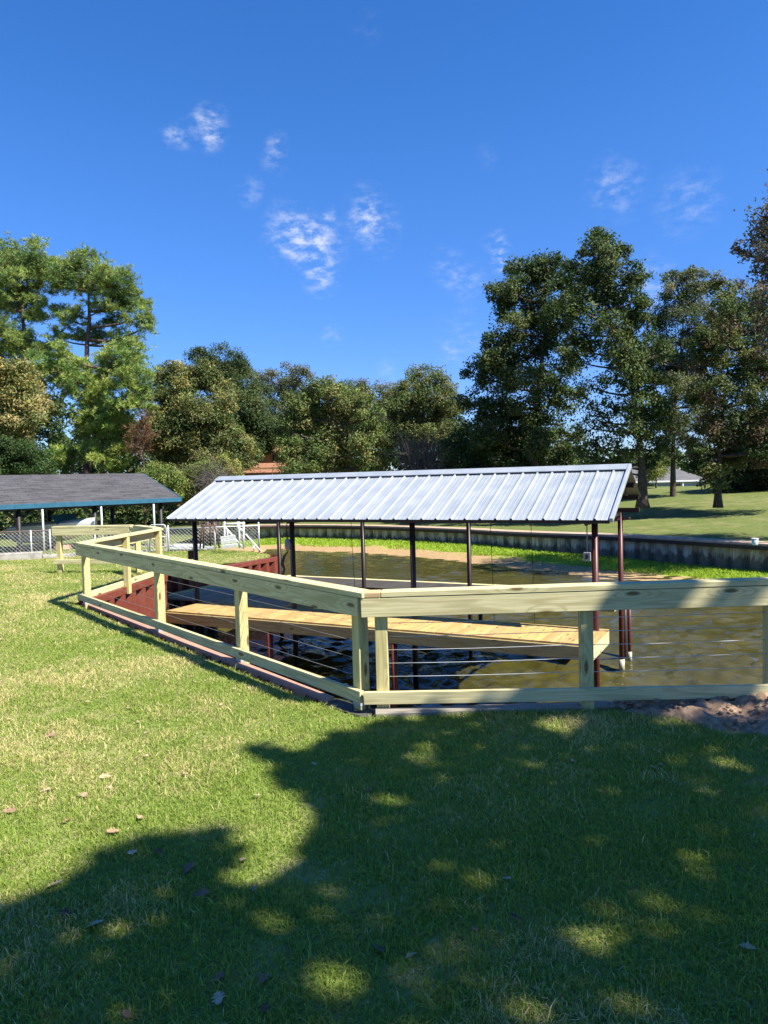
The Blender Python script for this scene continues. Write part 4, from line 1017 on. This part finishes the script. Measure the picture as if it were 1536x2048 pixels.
tree('oak_tree', 'broad dark oak whose crown leans over the right end of the metal roof', 'tree', 41, [(1070, 1000), (1068, 880), (1080, 760), (1090, 660), (1085, 580)], 0.42,
     [(1052, 530, 22), (1018, 570, 22), (1006, 598, 16), (1098, 525, 24), (1138, 552, 24), (1070, 560, 26), (1110, 580, 26), (1035, 606, 24), (1080, 620, 28), (1125, 620, 26), (1022, 650, 24), (990, 686, 20), (1045, 688, 28), (1098, 670, 28), (960, 742, 20), (1000, 748, 26), (1050, 758, 28), (1100, 748, 28), (1010, 715, 24), (1130, 720, 22), (952, 795, 22), (998, 812, 28), (1050, 822, 28), (1100, 815, 26), (1135, 785, 18), (985, 864, 26), (1037, 880, 28), (1095, 880, 26), (1136, 862, 18), (1140, 905, 18), (1065, 920, 28), (1020, 920, 26), (1105, 925, 22), (1148, 945, 18), (968, 838, 20), (975, 715, 16), (1075, 855, 24)],
     2.4, 0.19, 0.11, OAKD, BARK, False, -0.45)
tree('oak_tree', 'tallest dark oak with a forked trunk and knobbly crown top on the far lawn', 'tree', 36, [(1285, 1002), (1284, 940), (1276, 850), (1262, 760), (1243, 695), (1212, 630), (1196, 560)], 0.36,
     [(1194, 474, 20), (1222, 482, 16), (1240, 498, 15), (1188, 505, 20), (1215, 520, 18), (1168, 530, 22), (1268, 545, 18), (1200, 555, 26), (1240, 560, 24), (1278, 588, 18), (1170, 580, 26), (1215, 595, 24), (1255, 610, 22), (1287, 640, 16), (1150, 610, 22), (1190, 630, 20, 1.0, 0.6), (1240, 655, 20), (1275, 672, 18), (1160, 660, 20, 1.0, 0.6), (1200, 690, 18, 1.0, 0.5), (1250, 715, 20), (1290, 712, 20), (1170, 720, 18, 1.0, 0.5), (1230, 755, 18, 0.5, 0.6), (1280, 765, 20), (1310, 760, 16), (1252, 805, 22, 0.8, 0.6), (1300, 805, 20), (1195, 835, 16, 0.5, 0.6), (1240, 850, 18, 0.5, 0.5), (1300, 850, 20), (1190, 885, 15, 0.5, 0.6), (1205, 918, 15, 0.5, 0.7), (1262, 895, 16, -1.0, 0.7), (1310, 890, 16, 1, 0.8), (1230, 925, 16, 1, 0.8), (1225, 640, 22, -1.5), (1262, 700, 22, -1.5), (1235, 700, 20, -1.5), (1268, 745, 20, -1.5), (1285, 810, 22, -1.5), (1262, 850, 18, -1.5, 0.8), (1305, 830, 22, 1), (1320, 700, 20, 1.5), (1165, 690, 20, 1), (1300, 920, 14, 1), (1180, 765, 22, 1, 0.35), (1200, 800, 22, 1, 0.35), (1185, 850, 20, 1, 0.35), (1215, 880, 18, 1, 0.4), (1170, 905, 16, 1, 0.5)],
     2.0, 0.18, 0.105, OAKD + OAKM[:1], BARK, False, 0.2)
tree('oak_tree', 'thin crowned oak with slim dark trunk in front of the pale blue house', 'tree', 45, [(1346, 982), (1346, 900), (1350, 800), (1362, 700), (1370, 600)], 0.26,
     [(1372, 548, 14), (1345, 552, 12), (1392, 545, 10), (1352, 582, 18), (1400, 582, 20), (1375, 600, 18), (1322, 630, 18), (1360, 622, 20), (1406, 630, 20), (1340, 672, 20), (1384, 674, 22), (1332, 716, 20), (1372, 720, 22), (1415, 712, 18), (1345, 772, 22), (1390, 775, 22), (1362, 832, 20), (1408, 836, 22), (1335, 800, 16), (1320, 862, 18), (1365, 880, 18), (1400, 890, 18), (1330, 905, 14), (1310, 700, 22), (1350, 740, 22), (1400, 760, 24), (1425, 660, 22), (1425, 800, 22), (1318, 745, 20), (1348, 845, 20)],
     2.1, 0.17, 0.085, GREYG + OAKM[:2], BARK, False, 0.05)
tree('oak_tree', 'spreading dark oak with short trunk nearest the right edge of the far lawn', 'tree', 35, [(1436, 1006), (1437, 940), (1442, 850), (1455, 750), (1460, 650)], 0.24,
     [(1442, 570, 20), (1482, 588, 22), (1520, 608, 22), (1455, 630, 22), (1500, 643, 24), (1432, 672, 22), (1478, 682, 24), (1520, 688, 24), (1425, 722, 20), (1470, 726, 24), (1518, 732, 24), (1438, 775, 22), (1482, 782, 24), (1524, 786, 24), (1455, 836, 24), (1500, 838, 24), (1440, 884, 22), (1480, 890, 24), (1522, 880, 26), (1405, 925, 18), (1420, 945, 20), (1455, 930, 20), (1410, 900, 16), (1560, 640, 30), (1570, 720, 34), (1570, 800, 34), (1560, 880, 34), (1410, 780, 22), (1420, 850, 22), (1405, 690, 22), (1458, 618, 22, -1.8), (1466, 660, 22, -1.8)],
     2.3, 0.16, 0.085, OAKM + OAKD[:2] + BRN[:1], BARK, False, 0.18)
tree('hedge', 'black green hedge closing the lawn at the right edge', 'hedge', 46, [(1520, 1000), (1520, 940), (1520, 900)], 0.12,
     [(1462, 925, 22), (1500, 905, 28), (1540, 900, 30), (1470, 960, 24), (1505, 950, 28), (1545, 945, 32), (1490, 980, 22), (1530, 985, 26), (1580, 920, 40), (1590, 970, 36), (1455, 975, 16), (1560, 860, 34), (1515, 860, 30)],
     3.2, 0.16, 0.09, pal((0.02, 0.035, 0.012), (0.03, 0.045, 0.015)), BARK, False, 0.0)
tree('broadleaf_tree', 'brown tinged tree whose leafy boughs reach in at the upper right edge', 'tree', 24, [(1668, 1090), (1664, 900), (1650, 700), (1640, 540)], 0.22,
     [(1530, 428, 16), (1520, 460, 15), (1500, 474, 12), (1486, 506, 12), (1510, 508, 14), (1532, 494, 16), (1472, 494, 7), (1518, 540, 13), (1534, 560, 12), (1562, 420, 22), (1570, 480, 40), (1580, 550, 36), (1620, 430, 50), (1640, 510, 55), (1630, 600, 45), (1690, 460, 50), (1700, 560, 55), (1760, 520, 50), (1545, 600, 22), (1600, 380, 50), (1680, 360, 55), (1750, 420, 55), (1640, 660, 50), (1720, 650, 55), (1800, 600, 60), (1820, 480, 60), (1900, 560, 60), (1780, 700, 55), (1860, 660, 60)],
     1.1, 0.15, 0.075, pal((0.17, 0.135, 0.095), (0.15, 0.145, 0.085), (0.21, 0.17, 0.12)), BARK, False, -0.4)
tree('broadleaf_tree', 'small pale green tree lit up between the trunks before the grey roof', 'tree', 58, [(1312, 985), (1312, 950), (1314, 930)], 0.1,
     [(1306, 915, 14), (1322, 905, 14), (1300, 935, 14), (1318, 935, 16), (1330, 925, 10), (1292, 950, 10)], 1.8, 0.14, 0.07, BUSH, BARK, False, 0.0)
BLAB = ['light green bush right behind the end of the shingle roof', 'light green bush left of the metal roof ridge end', 'yellow leaved bush below the vine draped tree']
for k, (u, bl, pl) in enumerate(((318, [(305, 940, 18), (328, 945, 18), (350, 958, 16), (300, 955, 18), (338, 968, 20), (362, 972, 14)], BUSH),
                                 (385, [(400, 934, 18), (380, 950, 20), (412, 955, 20), (360, 965, 18), (395, 972, 22), (428, 968, 20), (440, 950, 16), (372, 985, 20)], OAKM + BUSH),
                                 (450, [(452, 928, 16), (468, 938, 12), (440, 940, 14), (460, 950, 14)], YEL[:2] + BUSH[2:]))):
    tree('bush', BLAB[k], 'bush', 33.5 + k, [(u, 1010), (u, 985), (u + 3, 960)], 0.05, bl, 1.9, 0.12, 0.055, pl, TWIG, False, GND)
# dead brown pine and bare brush: twigs rather than leaves
def brushy(name, label, cat, Y, cx, cy, wpx, hpx, n, mat, zb):
    o = thing(name, label, cat, tuple(at(cx, cy + hpx, Y).to_2d()) + (zb,)); f0 = Vector(WM[o].translation); bm = bmesh.new()
    for i in range(n):
        foot = f0 + Vector((rng.normal() * wpx * 0.22 * Y / F_PX, rng.normal() * 0.7, 0))
        tip = at(cx + rng.uniform(-1, 1) * wpx, cy + hpx - (0.5 + 0.5 * rng.random()) * 2 * hpx * math.sqrt(rng.uniform(0.25, 1)), Y + rng.normal() * 0.8)
        mid = foot.lerp(tip, 0.5) + Vector(unit(1)[0]) * 0.25
        add_tube(bm, [foot - f0, mid - f0, tip - f0], [0.028, 0.018, 0.006], 4, False)
        for j in range(7):
            s_ = mid.lerp(tip, rng.random()); e_ = s_ + Vector(unit(1)[0]) * rng.uniform(0.3, 0.8) + UPZ * 0.25
            add_tube(bm, [s_ - f0, e_ - f0], [0.011, 0.005], 3, False)
    from_bm('branches', bm, mat, o, Matrix.Translation(f0)); return o
b1 = brushy('bare_thicket', 'grey leafless thicket between the olive oak and the dark green bush', 'thicket', 44, 855, 900, 70, 50, 210, TWIG, GND)
b2 = brushy('bare_thicket', 'small grey leafless bush left of the metal roof ridge', 'thicket', 33, 425, 950, 34, 26, 70, TWIG, GND)
tree('dead_pine', 'dead brown needled pine between the green pine and the vine draped tree', 'tree', 37.5, [(288, 990), (287, 900), (286, 800)], 0.09,
     [(280, 852, 14), (277, 872, 16), (292, 862, 14), (268, 884, 14), (300, 880, 14), (284, 898, 16), (262, 900, 10), (296, 835, 9)], 1.1, 0.26, 0.03, pal((0.19, 0.095, 0.05), (0.14, 0.08, 0.045)), BARKP, True, GND)

# woods beyond: one dark mass closing the gaps under the crowns
cr = Crown()
for u in np.arange(-420, 2100, 32):
    top = float(np.interp(u, [-400, 60, 120, 300, 330, 480, 560, 620, 900, 950, 1130, 1170, 1460, 1500, 2100], [780, 800, 830, 850, 830, 830, 870, 830, 830, 880, 880, 918, 925, 880, 860]))
    for lay in range(max(1, int((985 - top) / 26))):
        Y = rng.uniform(66, 80)
        v = top + lay * 26 + rng.uniform(-8, 14)
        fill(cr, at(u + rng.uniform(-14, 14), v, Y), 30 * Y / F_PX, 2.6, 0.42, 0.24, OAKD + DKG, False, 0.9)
V = np.concatenate(cr.V); C_ = np.concatenate(cr.C)
cu = Crown()
for u in np.arange(-300, 372, 26):
    for v in (985, 1006, 1027, 1046):
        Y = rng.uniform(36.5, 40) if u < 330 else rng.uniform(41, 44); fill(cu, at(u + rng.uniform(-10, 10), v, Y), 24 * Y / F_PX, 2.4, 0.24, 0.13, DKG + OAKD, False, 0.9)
V2 = np.concatenate(cu.V); C2 = np.concatenate(cu.C)
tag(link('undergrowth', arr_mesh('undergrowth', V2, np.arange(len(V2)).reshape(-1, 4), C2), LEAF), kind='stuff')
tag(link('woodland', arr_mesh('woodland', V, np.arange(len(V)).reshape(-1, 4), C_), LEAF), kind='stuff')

# shade tree on the near lawn, outside the view: its crown throws the dappled shade over the foreground
LIT = [(-400, 1900), (0, 1795), (90, 1765), (150, 1722), (215, 1690), (270, 1680), (330, 1662), (400, 1648), (450, 1665), (478, 1692), (472, 1730), (452, 1772), (510, 1778), (570, 1742), (592, 1700), (625, 1662), (640, 1622), (600, 1590), (570, 1560), (540, 1530), (480, 1506), (510, 1497), (600, 1500), (650, 1476), (720, 1455), (800, 1440), (900, 1432), (990, 1422), (985, 1380), (1010, 1300), (700, 1000), (-400, 1000)]
DAP = [(840, 1492, 48, 14), (1110, 1450, 66, 14), (770, 1605, 48, 18), (1370, 1740, 34, 44), (1385, 1790, 22, 22), (1180, 1882, 60, 32), (822, 1930, 30, 26), (1262, 2020, 52, 42), (690, 1950, 80, 46), (640, 1830, 26, 14), (1480, 1526, 44, 12), (150, 1960, 36, 18), (1430, 1436, 85, 20), (1505, 1416, 60, 18), (1500, 1450, 40, 10), (1330, 1436, 26, 6), (230, 1870, 44, 16), (560, 1850, 24, 14), (1000, 1640, 16, 8), (1300, 1395, 24, 8)]
gp = []
def shaded(x, y):
    if y < 0.4: return x > -0.7 + 0.35 * math.sin(y * 2)
    u, v = px((x, y, 0.0)); u += 30 * noise.noise((x * 3.1, y * 3.1, 0)) + 34 * noise.noise((x * 9, y * 9, 3)); v += 20 * noise.noise((x * 3.1, y * 3.1, 7)) + 24 * noise.noise((x * 9, y * 9, 9))
    if y > 5.32:                                   # falls on the rails and the water beyond
        if x < 0.95: return False
        return not (1.52 < x < 1.66 or 1.98 < x < 2.16 or (2.5 < x < 2.62))
    if in_poly(u, v, LIT): return False
    return not any(((u - a_) / c_) ** 2 + ((v - b_) / d_) ** 2 < 0.55 + 0.6 * noise.noise((x * 7, y * 7, 11)) for a_, b_, c_, d_ in DAP)
cr = Crown(); pts_ = []
NS = 120000; tries = rng.uniform((-2.4, -3.2), (6.5, 6.6), size=(NS, 2))
for x, y in tries:
    if y > 5.9 + 0.15 * math.sin(x * 2): continue
    cov = 1.05 + 0.8 * noise.noise((x * 2.0, y * 2.0, 21)) + 0.5 * noise.noise((x * 6, y * 6, 5))
    if rng.random() < min(1, max(0.34, cov)) and shaded(x, y): pts_.append((x, y))
pts_ = np.array(pts_)
k_ = SUN / SUN.z
lobes = rng.uniform(5.6, 10.0, size=(40, 40))
h = np.array([lobes[int((x + 3) / 0.55) % 40, int((y + 4) / 0.55) % 40] for x, y in pts_]) + rng.normal(size=len(pts_)) * 0.35
C_ = np.stack([pts_[:, 0] + k_.x * h, pts_[:, 1] + k_.y * h, h], 1)
Nn = unit(len(C_)) * 0.6 + np.array(SUN) * 0.8; Nn /= np.linalg.norm(Nn, axis=1, keepdims=True)
A_ = unit(len(C_)); col = np.array((0.06, 0.085, 0.025)) * (0.7 + 0.6 * rng.random((len(C_), 1)))
cr.add(leaf_quads(C_, A_, Nn, 0.13, 0.075), col)
st = thing('shade_tree', 'large leafy oak on the near lawn outside the view casting the foreground shade', 'tree', (9.2, -2.6, 0))
bm = bmesh.new(); T0 = Vector((9.2, -2.6, 0)); tp2 = [T0 - UPZ * 0.3, T0 + UPZ * 0.2, T0 + Vector((-0.1, 0.1, 2)), T0 + Vector((-0.5, 0.4, 4)), T0 + Vector((-1.2, 0.8, 6.2))]
add_tube(bm, tp2, [0.5, 0.36, 0.3, 0.26, 0.17], 12)
for i in range(0, len(C_), max(1, len(C_) // 60)): limb(bm, tp2[3].lerp(tp2[4], rng.random()), C_[i], 0.05, 0.012, 0.04)
for v_ in bm.verts: v_.co -= T0
from_bm('trunk', bm, BARK, st, Matrix.Translation(T0)); cr.build(st)

# ------------------------------------------------------------------ bare earth by the right-hand posts
def dirt_edge(x):                                   # near edge of the dug earth
    return 5.18 - 0.62 * sstep(1.55, 2.3, x) + 0.05 * math.sin(x * 7) + 0.03 * math.sin(x * 17)
rows = []
for j in range(46):
    r = []
    for i in range(180):
        x = 1.50 + i * 0.025; e = dirt_edge(x); y = e - 0.06 + (5.36 - e + 0.06) * j / 45; f = j / 45
        env = sstep(0.0, 0.35, f) * sstep(1.45, 1.9, x) * (1 - 0.45 * sstep(0.85, 1.0, f))
        z = lawn_z(x, y) - 0.02 + env * (0.075 + 0.05 * noise.noise((x * 3, y * 3, 1)) + 0.035 * noise.noise((x * 9, y * 9, 5)) + 0.03 * noise.noise((x * 22, y * 22, 2)) + 0.018 * noise.noise((x * 47, y * 47, 4)))
        r.append((x, y, z))
    rows.append(r)
tag(sheet('bare_earth', rows, DIRTM), kind='structure')
bm = bmesh.new()
for i in range(900):
    x = rng.uniform(1.55, 5.4); e = dirt_edge(x); y = rng.uniform(e - 0.02, 5.32); f = (y - e) / (5.36 - e)
    s_ = 0.005 + 0.026 * rng.random() ** 5; z = lawn_z(x, y) + sstep(0, 0.35, f) * sstep(1.45, 1.9, x) * 0.075 * (1 - 0.4 * sstep(0.85, 1, f)) + 0.02 * noise.noise((x * 9, y * 9, 5))
    g_ = bmesh.ops.create_icosphere(bm, subdivisions=1, radius=s_)
    for v_ in g_['verts']: v_.co = Vector((v_.co.x * rng.uniform(0.8, 1.4), v_.co.y * rng.uniform(0.8, 1.3), v_.co.z * rng.uniform(0.5, 0.9))) + Vector((x, y, z))
tag(from_bm('clods', bm, DIRTM), kind='stuff')

# ------------------------------------------------------------------ grass blades
def vnoise(x, y, s, o=0.0):
    return np.array([noise.noise((a_ * s + o, b_ * s - o, o)) for a_, b_ in zip(x, y)])
PX, PY = [], []
for y0, y1, dn in ((1.5, 2.4, 24000), (2.4, 3.4, 19000), (3.4, 4.6, 14000), (4.6, 6.2, 9500), (6.2, 8.5, 6000), (8.5, 11, 3600), (11, 15, 2200), (15, 19, 1700), (19, 25, 1200)):
    hw = lambda y: 0.54 * y + 2.2
    n = int(dn * (y1 - y0) * 2 * hw((y0 + y1) / 2)); y = rng.uniform(y0, y1, n); x = rng.uniform(-1, 1, n) * hw(y1)
    ok = (np.abs(x) < hw(y)) & ((np.abs(x) < 0.54 * y + 0.3) | (rng.random(n) < 0.42)); PX.append(x[ok]); PY.append(y[ok])
X = np.concatenate(PX); Yy = np.concatenate(PY)
BL = np.array(SHORE_LINE)
keep = np.array([in_poly(a_, b_, poly) for a_, b_ in zip(X, Yy)])
keep &= ~((X > 1.5) & (Yy > np.array([dirt_edge(a_) for a_ in X])) & (rng.random(len(X)) > 0.012))
dry = np.zeros(len(X)); X, Yy = X[keep], Yy[keep]
big = vnoise(X, Yy, 0.9, 3.3); mid = vnoise(X, Yy, 3.4, 8.1)
thin = rng.random(len(X)) < np.clip(1.05 + 1.1 * np.minimum(mid + 0.15, 0), 0.58, 1)
X, Yy, big, mid = X[thin], Yy[thin], big[thin], mid[thin]; n = len(X)
Z = np.array([lawn_z(a_, b_) for a_, b_ in zip(X, Yy)])
near_edge = np.clip(1 - np.abs(Yy - 5.1) / 0.35, 0, 1) * (X > -0.3) * 0.25
H = (0.017 + 0.026 * rng.random(n) ** 1.5) * (1 + 0.35 * mid + 0.2 * big) * (1 + near_edge) + (rng.random(n) < 0.012) * 0.035
Wd = (0.0031 + 0.0018 * rng.random(n)) * (1 + np.maximum(0, Yy - 2.5) / 7.5)
ang = rng.uniform(0, 2 * PI, n); lean = np.clip(rng.normal(0.75, 0.45, n), 0.05, 1.9)
dx, dy = np.cos(ang), np.sin(ang); fx = rng.uniform(0, 2 * PI, n)
sxv = np.stack([np.cos(fx), np.sin(fx), np.zeros(n)], 1) * (Wd / 2)[:, None]
B0 = np.stack([X, Yy, Z - 0.004], 1)
M1 = B0 + np.stack([dx * H * lean * 0.38, dy * H * lean * 0.38, H * 0.62], 1)
T1 = B0 + np.stack([dx * H * lean * 1.05, dy * H * lean * 1.05, H * (1.02 - 0.22 * lean)], 1)
V = np.stack([B0 - sxv, B0 + sxv, M1 + sxv * 0.75, M1 - sxv * 0.75, T1], 1).reshape(-1, 3)
b = (np.arange(n) * 5)[:, None]
Fc = np.concatenate([b + np.array([0, 1, 2]), b + np.array([0, 2, 3]), b + np.array([3, 2, 4])], 0)
side = np.clip((-X + 0.25 * Yy - 0.3) / 3.0, 0, 1)
pd = np.clip(0.15 + 0.75 * big + 0.5 * mid + 0.14 * side - 0.22 * np.clip((3.9 - Yy) / 1.4, 0, 1), 0.02, 0.8)
isdry = rng.random(n) < pd
c1 = np.array((0.185, 0.275, 0.036)); c2 = np.array((0.30, 0.365, 0.072)); cd = np.array((0.64, 0.53, 0.28)); cd2 = np.array((0.50, 0.44, 0.18))
k = rng.random((n, 1)); col = c1 * (1 - k) + c2 * k; col = np.where(isdry[:, None], cd * k + cd2 * (1 - k), col)
col = col * (0.8 + 0.4 * rng.random((n, 1)))
tag(link('grass', arr_mesh('grass', V, Fc, np.repeat(col, 5, 0)), BLADE), kind='stuff')
# taller weeds on the exposed lake bed
n = 42000; ci = rng.integers(10, len(WLN) - 16, n); t = 0.22 + 0.80 * rng.random(n) ** 0.8
a_ = np.array([tuple(p) for p in WLN])[ci]; b_ = np.array([tuple(p) for p in WB])[ci]; a2 = np.array([tuple(p) for p in WLN])[ci + 1]; b2_ = np.array([tuple(p) for p in WB])[ci + 1]
s_ = rng.random((n, 1)); B0 = (a_ * (1 - s_) + a2 * s_) * (1 - t[:, None]) + (b_ * (1 - s_) + b2_ * s_) * t[:, None]
k_n = vnoise(B0[:, 0], B0[:, 1], 0.7, 1.7); ok = (t + k_n * 0.28 > 0.42) & (t < 1.0); B0 = B0[ok]; n = len(B0)
H = rng.uniform(0.04, 0.12, n); fx = rng.uniform(0, 2 * PI, n); sxv = np.stack([np.cos(fx), np.sin(fx), np.zeros(n)], 1) * 0.016
ln = rng.normal(size=(n, 2)) * 0.5
M1 = B0 + np.stack([ln[:, 0] * H * 0.4, ln[:, 1] * H * 0.4, H * 0.6], 1); T1 = B0 + np.stack([ln[:, 0] * H, ln[:, 1] * H, H], 1)
V = np.stack([B0 - sxv, B0 + sxv, M1 + sxv * 0.8, M1 - sxv * 0.8, T1], 1).reshape(-1, 3); b = (np.arange(n) * 5)[:, None]
Fc = np.concatenate([b + np.array([0, 1, 2]), b + np.array([0, 2, 3]), b + np.array([3, 2, 4])], 0)
k = rng.random((n, 1)); col = np.array((0.20, 0.31, 0.022)) * (1 - k) + np.array((0.38, 0.48, 0.06)) * k
tag(link('shore_grass', arr_mesh('shore_grass', V, Fc, np.repeat(col, 5, 0)), BLADE), kind='stuff')

# ------------------------------------------------------------------ fallen leaves
def oak_leaf(L, seed):
    r = random.Random(seed); out = []
    half = [(0.0, 0.02), (0.10, 0.03), (0.20, 0.16), (0.30, 0.11), (0.40, 0.30), (0.52, 0.15), (0.62, 0.36), (0.74, 0.17), (0.84, 0.20), (0.93, 0.10), (1.0, 0.0)]
    half = [(a + r.uniform(-0.02, 0.02), b * r.uniform(0.8, 1.2)) for a, b in half]; half[-1] = (1.0, 0.0)
    c1, c2, tw = r.uniform(0.5, 1.7), r.uniform(-0.6, 0.9), r.uniform(-0.5, 0.5)
    def z(a, b): return 0.22 * c1 * b * b * 3 + 0.25 * c2 * (a - 0.5) ** 2 + tw * (a - 0.5) * b * 0.7
    V = []; Fc = []
    for a, b in half:
        for s in (-1, -0.5, 0, 0.5, 1): V.append((a * L, s * b * L, z(a, s * b) * L))
    for i in range(len(half) - 1):
        for j in range(4): Fc.append((i * 5 + j, i * 5 + j + 1, i * 5 + j + 6, i * 5 + j + 5))
    return V, Fc
LEAFCOL = {'cream': (0.56, 0.42, 0.26), 'tan': (0.48, 0.34, 0.20), 'brown': (0.25, 0.14, 0.08), 'dark': (0.095, 0.055, 0.035), 'white': (0.45, 0.45, 0.38), 'green': (0.045, 0.095, 0.05), 'rust': (0.42, 0.26, 0.15)}
LM_ = {k: plain('fallen_leaf_' + k, tuple(x * 0.85 for x in c), 0.75, 0.35, 40) for k, c in LEAFCOL.items()}
def fallen(u, v, L, kind, label, group=None, seed=None):
    p = on_z(u, v, 0.0); p.z = lawn_z(p.x, p.y) + 0.02
    sd_ = seed or int(u * 7 + v); L *= 0.84; V, Fc = oak_leaf(L, sd_); me = arr_mesh('fallen_leaf', V, Fc); r = random.Random(sd_)
    m = Matrix.Translation(p) @ Matrix.Rotation(r.uniform(0, 2 * PI), 4, 'Z') @ Matrix.Rotation(r.uniform(-0.35, 0.35), 4, 'X') @ Matrix.Rotation(r.uniform(-0.3, 0.3), 4, 'Y') @ Matrix.Translation((-L / 2, 0, 0))
    o = link('fallen_leaf', me, LM_[kind], None, m, True); tag(o, label, 'leaf', group or 'fallen leaves on the lawn')
for a_ in ((437, 2003, 0.085, 'cream', 'large pale cream lobed leaf lying nearest the viewer in the shade'),
           (528, 1962, 0.08, 'brown', 'red brown leaf right of the large pale cream leaf'),
           (436, 1962, 0.07, 'brown', 'narrow brown leaf just above the large pale cream leaf'),
           (532, 2020, 0.06, 'dark', 'dark brown leaf at the bottom right of the cream leaf'),
           (252, 2034, 0.06, 'brown', 'brown leaf cut by the bottom of the picture on the left'),
           (110, 1774, 0.085, 'cream', 'pale cream lobed leaf on the shade edge at the left'),
           (265, 1707, 0.06, 'white', 'smooth whitish oval leaf at the tip of the left shadow'),
           (318, 1705, 0.075, 'dark', 'dark curled leaf right of the whitish oval leaf'),
           (376, 1742, 0.10, 'brown', 'big brown leaf in the middle of the left shadow'),
           (403, 1795, 0.085, 'brown', 'flat brown leaf on the sunlit rim below the big brown leaf'),
           (130, 1838, 0.08, 'dark', 'dark leaf sunk in the shaded grass at the lower left'),
           (188, 1860, 0.09, 'cream', 'upright pale leaf by a grass tuft at the lower left'),
           (228, 1668, 0.095, 'rust', 'rusty tan leaf in the sun just above the left shadow'),
           (280, 1640, 0.08, 'tan', 'tan leaf in the sun right of and above the rusty one'),
           (168, 1592, 0.10, 'tan', 'pale tan curled leaf in the sunlit grass further left'),
           (95, 1580, 0.10, 'tan', 'broad tan leaf half buried in sunlit grass at far left'),
           (18, 1622, 0.10, 'rust', 'orange tan leaf at the left border of the picture'),
           (212, 1553, 0.10, 'cream', 'light straw coloured leaf highest on the sunlit lawn'),
           (132, 1647, 0.08, 'rust', 'small orange leaf between the border leaf and rusty tan leaf'),
           (486, 1724, 0.06, 'tan', 'small tan leaf on the tip of the sunlit finger of grass'),
           (510, 1782, 0.06, 'rust', 'small rusty leaf on the lower rim of the sunlit finger'),
           (735, 1586, 0.08, 'brown', 'brown leaf in the half shade at the picture centre'),
           (781, 1583, 0.07, 'tan', 'tan leaf right beside the brown leaf at the picture centre'),
           (822, 1918, 0.07, 'tan', 'tan leaf standing in a sun fleck at the bottom centre'),
           (757, 1902, 0.09, 'green', 'dark green broad leaf in the shade at the bottom centre'),
           (1014, 1768, 0.05, 'white', 'tiny white leaf scrap in the deep shade right of centre'),
           (948, 1870, 0.06, 'brown', 'brown leaf in deep shade below the tiny white scrap'),
           (1030, 1845, 0.07, 'dark', 'dark leaf in deep shade at the lower right of centre'),
           (1307, 1537, 0.07, 'cream', 'pale curled leaf in the shade below the bare earth'),
           (1146, 1521, 0.06, 'cream', 'small pale leaf in the shade left of the curled one'),
           (1497, 1906, 0.07, 'cream', 'pale folded leaf near the right border in the shade'),
           (1322, 1530, 0.05, 'tan', 'tiny tan leaf touching the pale curled leaf'),
           (100, 1472, 0.11, 'rust', 'rust brown leaf far up the sunlit lawn at the left')):
    fallen(*a_)
for i in range(26):
    u, v = rng.uniform(0, 640), rng.uniform(1330, 1600)
    p = on_z(u, v, 0)
    if in_poly(p.x, p.y, poly): fallen(u, v, 0.05, ['tan', 'cream'][i % 2], 'tiny pale leaf scrap scattered on the sunlit lawn', 'tiny leaf scraps', 900 + i)
